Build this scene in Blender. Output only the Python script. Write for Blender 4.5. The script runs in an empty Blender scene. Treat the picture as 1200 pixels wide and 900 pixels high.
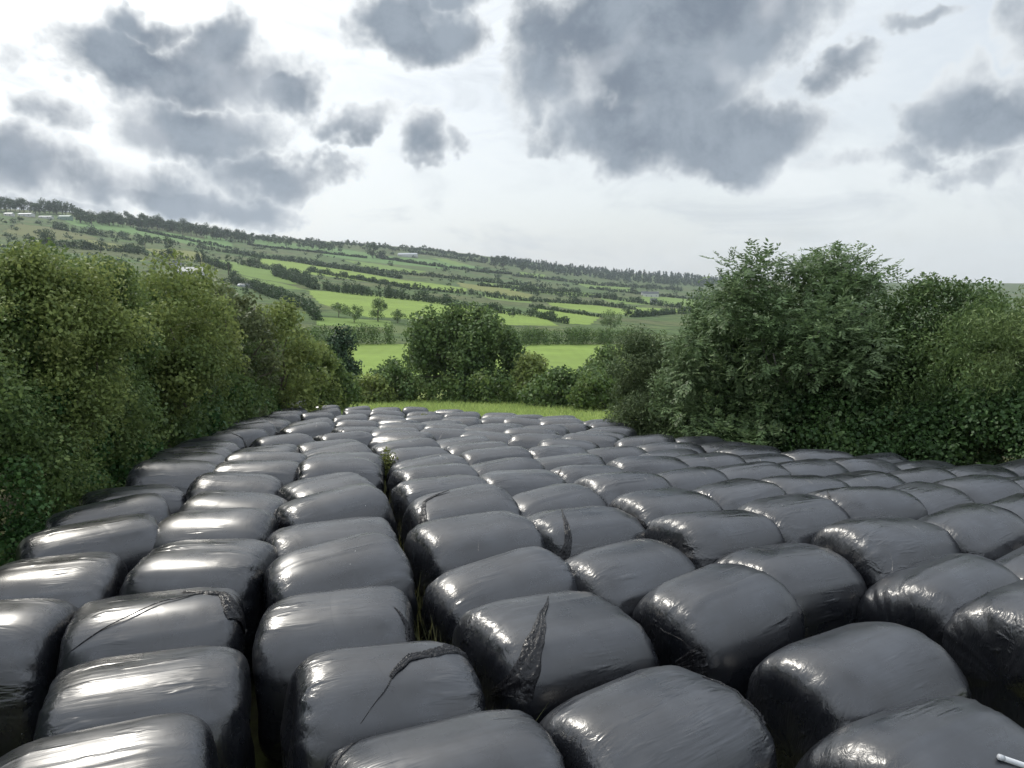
import bpy, math, random
import numpy as np
from mathutils import Vector, Matrix
R_ = math.radians
rng = np.random.default_rng(7)
random.seed(7)
scene = bpy.context.scene
COL = scene.collection

# ------------------------------------------------------------------ camera geometry
F = 900.0
PITCH = math.atan(128 / 900)
SP, CP = math.sin(PITCH), math.cos(PITCH)

def pix(px, py):
    """pixel of the photo -> (lateral / forward, depression / forward)"""
    r, u = (px - 600) / F, (450 - py) / F
    dy, dz = CP + u * SP, -SP + u * CP
    return r / dy, -dz / dy

def proj(p):
    x, y, z = p
    c = y * CP - z * SP
    u = y * SP + z * CP
    return 600 + F * x / c, 450 - F * u / c

# ------------------------------------------------------------------ tagging
def tag(o, label=None, cat=None, group=None, kind=None):
    if label: o['label'] = label
    if cat: o['category'] = cat
    if group: o['group'] = group
    if kind: o['kind'] = kind
    return o

def empty(name, loc, label, cat, group=None, rz=0):
    o = bpy.data.objects.new(name, None)
    COL.objects.link(o)
    o.location = loc
    o.rotation_euler = (0, 0, rz)
    o.empty_display_size = .2
    return tag(o, label, cat, group)

def link(name, me, mat=None, parent=None, loc=None):
    o = bpy.data.objects.new(name, me)
    COL.objects.link(o)
    if mat is not None and len(me.materials) == 0:
        me.materials.append(mat)
    if parent is not None: o.parent = parent
    if loc is not None: o.location = loc
    return o

# ------------------------------------------------------------------ node helpers
def new_mat(name):
    m = bpy.data.materials.new(name)
    m.use_nodes = True
    nt = m.node_tree
    nt.nodes.clear()
    return m, nt

class N:
    def __init__(s, nt): s.nt = nt
    def n(s, typ, **kw):
        nd = s.nt.nodes.new(typ)
        for k, v in kw.items():
            setattr(nd, k, v)
        return nd
    def l(s, a, b): s.nt.links.new(a, b)
    def setin(s, sock, v):
        if isinstance(v, bpy.types.NodeSocket): s.l(v, sock)
        else: sock.default_value = v
    def math(s, op, a, b=None, c=None, clamp=False):
        nd = s.n('ShaderNodeMath', operation=op); nd.use_clamp = clamp
        s.setin(nd.inputs[0], a)
        if b is not None: s.setin(nd.inputs[1], b)
        if c is not None: s.setin(nd.inputs[2], c)
        return nd.outputs[0]
    def vmath(s, op, a, b=None, out=0):
        nd = s.n('ShaderNodeVectorMath', operation=op)
        s.setin(nd.inputs[0], a)
        if b is not None: s.setin(nd.inputs[1], b)
        return nd.outputs[out]
    def ramp(s, v, a, b, c=0., d=1., smooth=True):
        nd = s.n('ShaderNodeMapRange')
        nd.interpolation_type = 'SMOOTHSTEP' if smooth else 'LINEAR'
        s.setin(nd.inputs[0], v)
        for i, q in enumerate((a, b, c, d)): s.setin(nd.inputs[i + 1], q)
        return nd.outputs[0]
    def noise(s, vec, scale, detail=3, rough=.5, dist=0., out='Fac', lac=2.):
        nd = s.n('ShaderNodeTexNoise')
        if vec is not None: s.l(vec, nd.inputs['Vector'])
        nd.inputs['Scale'].default_value = scale
        nd.inputs['Detail'].default_value = detail
        nd.inputs['Roughness'].default_value = rough
        nd.inputs['Lacunarity'].default_value = lac
        nd.inputs['Distortion'].default_value = dist
        return nd.outputs[out]
    def mix(s, f, a, b, blend='MIX'):
        nd = s.n('ShaderNodeMix', data_type='RGBA', blend_type=blend)
        s.setin(nd.inputs[0], f)
        for i, v in ((6, a), (7, b)):
            if isinstance(v, tuple) and len(v) == 3: v = v + (1,)
            s.setin(nd.inputs[i], v)
        return nd.outputs[2]
    def mapping(s, vec, loc=(0, 0, 0), rot=(0, 0, 0), sc=(1, 1, 1)):
        nd = s.n('ShaderNodeMapping')
        s.l(vec, nd.inputs[0])
        s.setin(nd.inputs[1], loc) if isinstance(loc, bpy.types.NodeSocket) else setattr(nd.inputs[1], 'default_value', loc)
        nd.inputs[2].default_value = rot
        nd.inputs[3].default_value = sc
        return nd.outputs[0]

# ------------------------------------------------------------------ materials
def film_material(name, crumple=False):
    m, nt = new_mat(name); g = N(nt)
    out = g.n('ShaderNodeOutputMaterial')
    p = g.n('ShaderNodeBsdfPrincipled')
    g.l(p.outputs[0], out.inputs[0])
    tc = g.n('ShaderNodeTexCoord')
    oi = g.n('ShaderNodeObjectInfo')
    off = g.math('MULTIPLY', oi.outputs['Random'], 57.)
    offv = g.n('ShaderNodeCombineXYZ'); g.l(off, offv.inputs[0]); g.l(off, offv.inputs[1])
    co = g.vmath('ADD', tc.outputs['Object'], offv.outputs[0])
    sep = g.n('ShaderNodeSeparateXYZ'); g.l(tc.outputs['Object'], sep.inputs[0])
    ax = g.math('ABSOLUTE', sep.outputs[0])
    endm = g.ramp(ax, .40, .60)
    # dust film: the weathered plastic is a little paler in patches
    dust = g.noise(co, 2.2, 5, .6)
    dustm = g.ramp(dust, .35, .75)
    streak = g.noise(g.mapping(co, rot=(0, .1, .25), sc=(1.5, 22, 22)), 1., 4, .6)
    dm = g.math('MULTIPLY', dustm, g.ramp(streak, .3, .7, .4, 1.))
    gn = g.n('ShaderNodeNewGeometry'); sn = g.n('ShaderNodeSeparateXYZ'); g.l(gn.outputs['True Normal'], sn.inputs[0])
    dm = g.math('MULTIPLY', dm, g.ramp(sn.outputs[2], .15, .85))
    base = g.mix(dm, (.009, .010, .013), (.036, .041, .050)) if not crumple else g.mix(dm, (.012, .012, .014), (.02, .02, .022))
    # tiny pale specks of dirt and droppings
    vor = g.n('ShaderNodeTexVoronoi'); vor.inputs['Scale'].default_value = 9.
    g.l(co, vor.inputs['Vector'])
    sp = g.ramp(vor.outputs['Distance'], .025, .045, 1., 0.)
    sc_ = g.n('ShaderNodeSeparateColor'); g.l(vor.outputs['Color'], sc_.inputs[0])
    sp = g.math('MULTIPLY', sp, g.math('GREATER_THAN', sc_.outputs[0], .90))
    base = g.mix(sp, base, (.55, .55, .52))
    g.l(base, p.inputs['Base Color'])
    rn = g.noise(co, 3.5, 4, .55)
    rough = g.ramp(rn, .3, .7, .22, .34)
    rough = g.math('ADD', rough, g.math('MULTIPLY', dm, .07))
    rough = g.math('ADD', rough, g.math('MULTIPLY', sp, .4))
    g.l(rough, p.inputs['Roughness'])
    p.inputs['IOR'].default_value = 1.8
    # bump: sparse long wrinkles over a smooth satin surface, crinkles on the ends
    w1 = g.noise(g.mapping(co, rot=(0, .12, .30), sc=(1.3, 8, 8)), 1., 3, .55, .3)
    w1 = g.ramp(w1, .50, .78)
    pm = g.ramp(g.noise(co, 1.3, 1), .44, .62)
    w2 = g.noise(g.mapping(co, rot=(.1, -.1, -.25), sc=(2.6, 34, 34)), 1., 2, .5, .4)
    w2 = g.math('MULTIPLY', w2, pm)
    h = g.math('ADD', g.math('MULTIPLY', g.math('MULTIPLY', w1, pm), .55), g.math('MULTIPLY', w2, .13))
    dotp = g.vmath('DOT_PRODUCT', co, (.96, .05, .26), out=1)
    band = g.math('FRACT', g.math('ADD', g.math('MULTIPLY', dotp, 1.9), g.math('MULTIPLY', g.noise(co, 1.1, 2), .5)))
    h = g.math('ADD', h, g.math('MULTIPLY', g.ramp(band, 0., .12, 0., 1.), .05))
    crk = g.noise(g.mapping(co, sc=(1, 1.4, .5)), 13., 3, .6, 1.6)
    if crumple:
        p.inputs['IOR'].default_value = 1.4
        h = g.math('ADD', h, g.math('MULTIPLY', crk, .8))
    else:
        h = g.math('ADD', h, g.math('MULTIPLY', g.math('MULTIPLY', crk, endm), .45))
    b = g.n('ShaderNodeBump'); b.inputs['Strength'].default_value = .9
    b.inputs['Distance'].default_value = .020 if not crumple else .03
    g.l(h, b.inputs['Height']); g.l(b.outputs[0], p.inputs['Normal'])
    return m

def leaf_material(name, dark, mid, lite, trans=.4, gloss=.55):
    dark, mid, lite = (tuple(v * 1.5 for v in q) for q in (dark, mid, lite))
    m, nt = new_mat(name); g = N(nt)
    out = g.n('ShaderNodeOutputMaterial')
    a = g.n('ShaderNodeAttribute'); a.attribute_name = 'leaf'
    c = g.n('ShaderNodeAttribute'); c.attribute_name = 'clump'
    geo = g.n('ShaderNodeNewGeometry')
    nz = g.noise(geo.outputs['Position'], .35, 3, .6)
    t = g.math('ADD', g.math('MULTIPLY', c.outputs['Fac'], .45), g.math('MULTIPLY', g.ramp(nz, .3, .7), .55))
    c1 = g.mix(g.ramp(t, 0., .5), dark, mid)
    c2 = g.mix(g.ramp(t, .5, 1.), c1, lite)
    hs = g.n('ShaderNodeHueSaturation')
    g.l(c2, hs.inputs['Color'])
    g.l(g.ramp(a.outputs['Fac'], 0, 1, .6, 1.45, False), hs.inputs['Value'])
    g.l(g.ramp(a.outputs['Fac'], 0, 1, .51, .487, False), hs.inputs['Hue'])
    p = g.n('ShaderNodeBsdfPrincipled')
    g.l(hs.outputs[0], p.inputs['Base Color'])
    p.inputs['Roughness'].default_value = max(.5, gloss)
    p.inputs['Specular IOR Level'].default_value = .3
    tr = g.n('ShaderNodeBsdfTranslucent')
    g.l(g.mix(.5, hs.outputs[0], lite), tr.inputs['Color'])
    ms = g.n('ShaderNodeMixShader'); ms.inputs[0].default_value = trans
    g.l(p.outputs[0], ms.inputs[1]); g.l(tr.outputs[0], ms.inputs[2])
    g.l(ms.outputs[0], out.inputs[0])
    return m

def plain(name, col, rough=.7, bump=0., scale=8., var=.25):
    m, nt = new_mat(name); g = N(nt)
    out = g.n('ShaderNodeOutputMaterial'); p = g.n('ShaderNodeBsdfPrincipled')
    g.l(p.outputs[0], out.inputs[0])
    tc = g.n('ShaderNodeTexCoord')
    n = g.noise(tc.outputs['Object'], scale, 4, .6)
    g.l(g.mix(n, tuple(v * (1 - var) for v in col), tuple(v * (1 + var) for v in col)), p.inputs['Base Color'])
    p.inputs['Roughness'].default_value = rough
    if bump:
        b = g.n('ShaderNodeBump'); b.inputs['Distance'].default_value = bump
        g.l(n, b.inputs['Height']); g.l(b.outputs[0], p.inputs['Normal'])
    return m

M = {}
M['film'] = film_material('black_bale_film')
M['crumple'] = film_material('crumpled_bale_film', True)
M['bark'] = plain('bark', (.12, .10, .075), .9, .02, 12.)
M['ashbark'] = plain('pale_bark', (.24, .23, .20), .9, .01, 12.)
M['hedge'] = leaf_material('hedge_leaves', (.045, .085, .026), (.075, .120, .036), (.130, .165, .055))
M['ivy'] = leaf_material('ivy_leaves', (.022, .060, .018), (.035, .085, .024), (.060, .115, .032), .25, .35)
M['yellow'] = leaf_material('willow_leaves', (.080, .120, .036), (.130, .170, .050), (.200, .230, .080))
M['plum'] = leaf_material('blackthorn_leaves', (.05, .070, .032), (.080, .100, .046), (.12, .14, .06))
M['ash'] = leaf_material('ash_leaves', (.056, .092, .038), (.085, .133, .054), (.130, .178, .088), .3, .4)
M['willow'] = leaf_material('grey_willow_leaves', (.055, .085, .038), (.085, .120, .052), (.130, .165, .078), .3)
M['bramble'] = leaf_material('bramble_leaves', (.022, .050, .018), (.035, .072, .022), (.065, .105, .033), .25)
M['mid'] = leaf_material('tree_leaves', (.048, .085, .028), (.076, .122, .040), (.120, .165, .060), .3)
M['far'] = leaf_material('far_leaves', (.021, .042, .018), (.030, .056, .022), (.050, .076, .029), .2, .6)
M['conifer'] = leaf_material('conifer_needles', (.016, .036, .018), (.022, .046, .022), (.032, .058, .027), .1, .6)
M['weed'] = leaf_material('weed_leaves', (.09, .10, .030), (.13, .15, .045), (.20, .22, .06), .35)
M['dry'] = leaf_material('dry_weeds', (.05, .055, .022), (.075, .08, .032), (.12, .12, .05), .3)
M['grass'] = leaf_material('grass_blades', (.17, .24, .07), (.23, .31, .09), (.33, .38, .14), .4, .6)

# ------------------------------------------------------------------ terrain
SKY_PX = np.array([-300, 0, 60, 100, 200, 300, 400, 500, 600, 640, 700, 800, 850, 920, 1100, 1200, 1500.])
SKY_PY = np.array([236, 244, 247, 250, 261, 277, 284, 291, 304, 309, 317, 325, 328, 331, 331, 332, 330.])
_sm = [pix(a, b) for a, b in zip(SKY_PX, SKY_PY)]
SKY_S = np.array([a for a, b in _sm]); SKY_M = np.array([b for a, b in _sm])
GT = np.array([0, .097, .27, .395, .533, .69, .848, 1.])
GV = np.array([0, .152, .38, .544, .643, .76, .877, 1.])
H0 = 3.80
def near_depth(D):
    D = np.asarray(D, float)
    k = 2.0
    sp = np.log1p(np.exp(np.clip((D - 11.3) / k, -30, 30))) * k
    sp = np.where(D > 60, D - 11.3, sp)
    d = H0 + .145 * sp
    # eases off past the bales
    e = np.clip(D - 36, 0, None)
    return d - .027 * e
M70 = float(near_depth(70.)) / 70.
def terr_m(s, D):
    """depression per forward metre at lateral slope s and forward distance D (D > 70)"""
    s = np.clip(s, SKY_S[0], SKY_S[-1])
    Ms = np.interp(s, SKY_S, SKY_M)
    ds = np.interp(s, [-.7, .25, .6], [1250., 2800., 2600.])
    t = (np.log(np.maximum(D, 70.)) - math.log(70)) / (np.log(ds) - math.log(70))
    g = np.interp(t, GT, GV)
    m = M70 + (Ms - M70) * g
    over = np.clip(t - 1, 0, None)
    return m + over * .10
def ground_z(x, y):
    x = np.asarray(x, float); y = np.asarray(y, float)
    r = np.hypot(x, y)
    D = np.maximum(y, .707 * r)
    D = np.maximum(D, .05)
    s = np.where(y > 0, x / np.maximum(y, 1e-3), np.sign(x) * 9)
    zf = -terr_m(s, D) * D
    zn = -near_depth(np.minimum(D, 90))
    w = np.clip((D - 62) / 16, 0, 1); w = w * w * (3 - 2 * w)
    und = .6 * np.sin(x * .021 + 1.3) * np.sin(y * .017) * np.clip((D - 90) / 200, 0, 1)
    return zn * (1 - w) + zf * w + und
_DT = np.geomspace(5, 3200, 900)
def on_ground(px, py, dmin=5.):
    """first point of the terrain that the photo shows at this pixel"""
    s, m = pix(px, py)
    mm = -ground_z(s * _DT, _DT) / _DT
    idx = np.where((_DT >= dmin) & (mm <= m))[0]
    D = _DT[idx[0]] if len(idx) else np.interp(s, [-.7, .25, .6], [1250., 2800., 2600.])
    return Vector((s * D, D, float(ground_z(s * D, D))))

FIELDS = [  # photo polygons of the fields, turned into plots of land on the terrain; kind
    ([(330, 403), (480, 403), (742, 403), (760, 446), (330, 446)], 'bright'),
    ([(360, 340), (420, 344), (500, 353), (560, 359), (640, 373), (655, 382), (560, 381), (470, 373), (430, 372), (375, 356)], 'bright'),
    ([(300, 302), (345, 307), (400, 316), (470, 328), (548, 338), (545, 343), (470, 336), (400, 326), (340, 319), (308, 310)], 'bright'),
    ([(622, 360), (665, 365), (705, 371), (692, 381), (660, 379), (640, 371)], 'bright'),
    ([(640, 354), (700, 358), (746, 364), (746, 370), (700, 367), (645, 358)], 'bright'),
    ([(560, 345), (620, 350), (625, 356), (575, 351)], 'green'),
    ([(670, 330), (740, 337), (742, 343), (690, 338)], 'green'),
    ([(750, 347), (815, 350), (815, 360), (750, 356)], 'green'),
    ([(72, 256), (110, 258), (190, 271), (272, 287), (272, 291), (215, 286), (140, 273), (85, 264)], 'cool'),
    ([(240, 276), (262, 279), (275, 288), (240, 284)], 'cool'),
    ([(288, 279), (360, 286), (432, 296), (432, 302), (360, 294), (300, 286)], 'cool'),
    ([(168, 291), (232, 295), (250, 304), (245, 310), (200, 304)], 'yellow'),
    ([(244, 302), (280, 308), (330, 318), (362, 328), (345, 334), (280, 321), (244, 310)], 'green'),
    ([(370, 290), (450, 300), (520, 306), (575, 315), (520, 316), (450, 309), (380, 300)], 'cool'),
    ([(503, 302), (520, 303), (552, 311), (535, 311)], 'green'),
    ([(605, 318), (640, 322), (640, 326), (612, 324)], 'green'),
    ([(560, 330), (640, 338), (700, 345), (690, 349), (600, 341)], 'green'),
    ([(880, 329), (1015, 331), (1015, 338), (880, 338)], 'tan'),
    ([(20, 262), (60, 266), (120, 280), (60, 282), (0, 272)], 'tan'),
    ([(100, 280), (160, 290), (120, 292), (90, 288)], 'yellow'),
    ([(535, 331), (580, 336), (626, 346), (620, 350), (575, 344), (540, 336)], 'yellow'),
    ([(400, 304), (440, 309), (500, 318), (490, 321), (430, 314)], 'green'),
    ([(700, 349), (745, 352), (775, 354), (770, 358), (720, 356)], 'green'),
    ([(740, 360), (800, 362), (820, 366), (760, 368)], 'bright'),
    ([(280, 322), (330, 332), (360, 340), (330, 338), (290, 328)], 'green'),
    ([(370, 372), (460, 376), (460, 384), (370, 382)], 'green'),
]
FCOL = {'bright': (.22, .31, .07), 'green': (.165, .245, .065), 'cool': (.13, .225, .075), 'yellow': (.20, .215, .075), 'tan': (.14, .15, .06)}

def build_ground():
    inner = np.arange(-42, 42.01, .2)
    outer = np.arange(43, 318, 1.5)
    az = np.radians(np.concatenate([inner, outer]))
    rr = np.concatenate([np.geomspace(.6, 60, 150), np.geomspace(60.8, 3400, 330)[0:], np.geomspace(3500, 5200, 8)])
    A, Rr = np.meshgrid(az, rr)
    X, Y = Rr * np.sin(A), Rr * np.cos(A)
    Z = ground_z(X, Y)
    nr, na = X.shape
    co = np.stack([X, Y, Z], -1).reshape(-1, 3)
    i = np.arange(nr - 1)[:, None]; j = np.arange(na)[None, :]
    j2 = (j + 1) % na
    q = np.stack([i * na + j, i * na + j2, (i + 1) * na + j2, (i + 1) * na + j], -1).reshape(-1, 4)[:, ::-1]
    c = len(co)
    co = np.vstack([co, [0, 0, float(ground_z(0., .1))]])
    fan = np.stack([np.full(na, c), np.arange(na), (np.arange(na) + 1) % na], -1)[:, ::-1]
    me = bpy.data.meshes.new('ground')
    me.vertices.add(len(co)); me.vertices.foreach_set('co', co.ravel())
    nl = q.size + fan.size
    me.loops.add(nl); me.loops.foreach_set('vertex_index', np.concatenate([q.ravel(), fan.ravel()]))
    me.polygons.add(len(q) + len(fan))
    me.polygons.foreach_set('loop_start', np.concatenate([np.arange(len(q)) * 4, len(q) * 4 + np.arange(len(fan)) * 3]))
    me.polygons.foreach_set('use_smooth', np.ones(len(q) + len(fan), bool))
    me.update()
    # land use as a vertex colour: alpha = 1 where a field is, rough land elsewhere
    col = np.zeros((len(co), 4), np.float32)
    xs, ys = co[:, 0], co[:, 1]
    for poly, kind in FIELDS:
        P = [on_ground(a, b, 75.) for a, b in poly]
        px_, py_ = np.array([p.x for p in P]), np.array([p.y for p in P])
        inside = np.zeros(len(co), bool)
        j = len(P) - 1
        for i_ in range(len(P)):
            cond = ((py_[i_] > ys) != (py_[j] > ys))
            with np.errstate(divide='ignore', invalid='ignore'):
                xi = (px_[j] - px_[i_]) * (ys - py_[i_]) / (py_[j] - py_[i_]) + px_[i_]
            inside ^= cond & (xs < xi)
            j = i_
        col[inside, :3] = FCOL[kind]; col[inside, 3] = 1
    at = me.color_attributes.new('land', 'FLOAT_COLOR', 'POINT')
    at.data.foreach_set('color', col.ravel())
    m, nt = new_mat('land'); g = N(nt)
    out = g.n('ShaderNodeOutputMaterial'); p = g.n('ShaderNodeBsdfPrincipled')
    g.l(p.outputs[0], out.inputs[0])
    a = g.n('ShaderNodeAttribute'); a.attribute_name = 'land'
    geo = g.n('ShaderNodeNewGeometry'); pos = geo.outputs['Position']
    big = g.noise(pos, .012, 5, .6)
    med = g.noise(pos, .09, 5, .65)
    fine = g.noise(pos, 1.3, 5, .7)
    rough = g.mix(g.ramp(big, .40, .62), (.095, .150, .050), (.130, .145, .062))
    rough = g.mix(g.ramp(med, .42, .66), rough, (.045, .070, .028))
    mow = g.n('ShaderNodeTexWave'); mow.inputs['Scale'].default_value = .11; mow.inputs['Distortion'].default_value = 3.; mow.inputs['Detail Scale'].default_value = .05
    g.l(pos, mow.inputs['Vector'])
    fv = g.math('ADD', .62, g.math('MULTIPLY', med, .60)); fv = g.math('ADD', fv, g.math('MULTIPLY', mow.outputs['Fac'], .04))
    fld = g.vmath('SCALE', a.outputs['Color']); g.l(fv, fld.node.inputs[3])
    fld = g.mix(g.math('MULTIPLY', g.ramp(big, .45, .65), .25), fld, (.13, .17, .05))
    c = g.mix(a.outputs['Alpha'], rough, fld)
    # close to the camera: trodden earth and short weeds between the bales
    ln = g.vmath('LENGTH', pos, out=1)
    nearm = g.ramp(ln, 34, 42, 1., 0.)
    soil = g.mix(g.ramp(fine, .40, .62), (.055, .048, .028), (.085, .095, .032))
    grassy = g.mix(g.ramp(med, .35, .65), (.13, .17, .045), (.17, .20, .06))
    m2 = g.ramp(ln, 78, 100, 1., 0.)
    c = g.mix(m2, c, grassy)
    c = g.mix(nearm, c, soil)
    g.l(c, p.inputs['Base Color'])
    p.inputs['Roughness'].default_value = .95
    p.inputs['Specular IOR Level'].default_value = .15
    b = g.n('ShaderNodeBump'); b.inputs['Distance'].default_value = .05
    g.l(fine, b.inputs['Height']); g.l(b.outputs[0], p.inputs['Normal'])
    me.materials.append(m)
    return tag(link('ground', me), kind='structure')
build_ground()

# ------------------------------------------------------------------ foliage and wood
def foliage_mesh(name, C, Rd, size, lpc, seed, droop=0., aspect=.55, spray=0, outward=.8, clumpv=None):
    """C clump centres (n,3), Rd radii (n,3) or (n,), size leaf length (n,), lpc leaves per clump (n,)"""
    rg = np.random.default_rng(seed)
    C = np.asarray(C, float); n = len(C)
    Rd = np.asarray(Rd, float)
    if Rd.ndim == 1: Rd = np.repeat(Rd[:, None], 3, 1)
    size = np.broadcast_to(np.asarray(size, float), (n,))
    lpc = np.broadcast_to(np.asarray(lpc), (n,)).astype(int)
    cid = np.repeat(np.arange(n), lpc)
    k = len(cid)
    d = rg.normal(size=(k, 3)); d /= np.linalg.norm(d, axis=1)[:, None]
    rad = rg.random(k) ** .45
    P = C[cid] + d * rad[:, None] * Rd[cid]
    cv = (rg.random(n) if clumpv is None else np.asarray(clumpv))[cid]
    sz = size[cid] * (.6 + .8 * rg.random(k))
    if spray:
        # pinnate leaf: leaflets in pairs along a drooping stalk
        ax = d + rg.normal(size=(k, 3)) * .5; ax[:, 2] -= droop
        ax /= np.linalg.norm(ax, axis=1)[:, None]
        side = np.cross(ax, [0, 0, 1.]); side /= np.linalg.norm(side, axis=1)[:, None] + 1e-6
        Ps, us, vs, cs, zz = [], [], [], [], []
        for q in range(spray):
            f = (q // 2) / max(1, spray // 2)
            sg = 1 if q % 2 else -1
            base = P + ax * (f * sz * 1.9)[:, None]
            u = ax * .55 + side * sg * .8 + rg.normal(size=(k, 3)) * .18; u[:, 2] -= .12
            u /= np.linalg.norm(u, axis=1)[:, None]
            Ps.append(base + u * (sz * .5)[:, None]); us.append(u)
            nn = np.cross(ax, side) + rg.normal(size=(k, 3)) * .3
            v = np.cross(nn, u); v /= np.linalg.norm(v, axis=1)[:, None] + 1e-6
            vs.append(v); cs.append(cv); zz.append(sz)
        P = np.concatenate(Ps); u = np.concatenate(us); v = np.concatenate(vs); cv = np.concatenate(cs); sz = np.concatenate(zz)
        k = len(P); asp = .40
    else:
        nn = d * outward + rg.normal(size=(k, 3)) * .65 + np.array([0, 0, .25])
        nn /= np.linalg.norm(nn, axis=1)[:, None]
        u = np.cross(nn, rg.normal(size=(k, 3))); u[:, 2] -= droop
        u /= np.linalg.norm(u, axis=1)[:, None]
        v = np.cross(nn, u); v /= np.linalg.norm(v, axis=1)[:, None] + 1e-6
        asp = aspect
    a = u * (sz * .5)[:, None]; b = v * (sz * .5 * asp)[:, None]
    fold = np.cross(u, v) * (sz * .10)[:, None]
    V = np.stack([P - a, P + b * 1.0 - a * .1 + fold, P + a, P - b - a * .1 + fold], 1).reshape(-1, 3)
    me = bpy.data.meshes.new(name)
    me.vertices.add(4 * k); me.vertices.foreach_set('co', V.ravel())
    me.loops.add(4 * k); me.loops.foreach_set('vertex_index', np.arange(4 * k))
    me.polygons.add(k); me.polygons.foreach_set('loop_start', np.arange(k) * 4)
    me.update()
    at = me.attributes.new('leaf', 'FLOAT', 'FACE'); at.data.foreach_set('value', rg.random(k).astype(np.float32))
    at = me.attributes.new('clump', 'FLOAT', 'FACE'); at.data.foreach_set('value', cv.astype(np.float32))
    return me

def tubes_mesh(name, paths, sides=7):
    vs, fs = [], []
    for pts, rad in paths:
        pts = [Vector(p) for p in pts]; b = len(vs)
        for i, p in enumerate(pts):
            t = (pts[min(i + 1, len(pts) - 1)] - pts[max(i - 1, 0)]).normalized()
            u = t.cross(Vector((.3, .9, .1))).normalized(); w = t.cross(u)
            for s in range(sides):
                an = 2 * math.pi * s / sides
                vs.append(p + (u * math.cos(an) + w * math.sin(an)) * rad[i])
        for i in range(len(pts) - 1):
            for s in range(sides):
                s2 = (s + 1) % sides
                fs.append((b + i * sides + s, b + i * sides + s2, b + (i + 1) * sides + s2, b + (i + 1) * sides + s))
        fs.append(tuple(b + s for s in range(sides))[::-1])
        fs.append(tuple(b + (len(pts) - 1) * sides + s for s in range(sides)))
    me = bpy.data.meshes.new(name)
    me.from_pydata([tuple(v) for v in vs], [], fs); me.update()
    me.polygons.foreach_set('use_smooth', [True] * len(me.polygons))
    return me

def limb(p0, p1, r0, r1, n=6, wob=.06, rg=random):
    p0, p1 = Vector(p0), Vector(p1); L = (p1 - p0).length
    pts, rad = [], []
    for i in range(n):
        f = i / (n - 1)
        p = p0.lerp(p1, f)
        if 0 < i < n - 1:
            p += Vector((rg.uniform(-1, 1), rg.uniform(-1, 1), rg.uniform(-.4, .8))) * wob * L
        pts.append(p); rad.append(r0 + (r1 - r0) * f)
    return pts, rad

def shrub(name, base, w, d, h, mat, label, cat, seed, leaf=.05, lean=0., clump_r=.42, nclump=60, fill=1.0,
          low=.12, group=None, spray=0, droop=0., trunk=None, bark='bark', rz=0., top_pow=1., aspect=.55, twigs=6, flat=.5, lumpy=.22):
    """a shrub or tree: trunk with limbs under a crown of leaf clumps"""
    rg = np.random.default_rng(seed); rr = random.Random(seed)
    base = Vector(base)
    e = empty(name, base, label, cat, group, rz)
    # clump centres fill an uneven dome
    a = rg.random(nclump) * 2 * math.pi
    zf = rg.random(nclump) ** .8
    prof = np.sqrt(np.clip(1 - np.abs((zf - flat) / max(flat, 1 - flat)) ** 2.2, 0.04, 1))
    rad = rg.random(nclump) ** .38
    lump = 1 + lumpy * np.sin(a * 3 + seed) * np.sin(zf * 7 + seed * 1.7)
    z = h * (low + (1 - low) * zf) * (1 + .10 * np.sin(a * 2 + seed * 2.))
    x = np.cos(a) * rad * prof * lump * (w / 2 - clump_r * .5) + lean * z / h
    y = np.sin(a) * rad * prof * lump * (d / 2 - clump_r * .5)
    C = np.stack([x, y, z - clump_r * .5], 1)
    Rc = clump_r * (.65 + .7 * rg.random(nclump))
    R3 = np.stack([Rc, Rc, Rc * .78], 1)
    asp_ = .40 if spray else aspect
    per = fill * 5.0 * (Rc / leaf) ** 2 / max(1, spray) / asp_
    me = foliage_mesh(name + '_leaves', C, R3, leaf, np.maximum(8, per), seed + 1, droop, aspect, spray)
    link('foliage' if cat != 'tree' else 'crown', me, M[mat], e)
    th = trunk if trunk else h * .02
    paths = [limb((0, 0, -.3), (lean * .35, 0, h * .45), th, th * .55, 6, .03, rr)]
    idx = rg.choice(nclump, min(twigs, nclump), replace=False)
    for i in idx:
        st = Vector((lean * .35 * .8, 0, h * rr.uniform(.15, .42)))
        paths.append(limb(st, C[i], th * .5, th * .12, 6, .07, rr))
    link('trunk' if cat == 'tree' else 'stem', tubes_mesh(name + '_wood', paths), M[bark], e)
    return e

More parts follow.
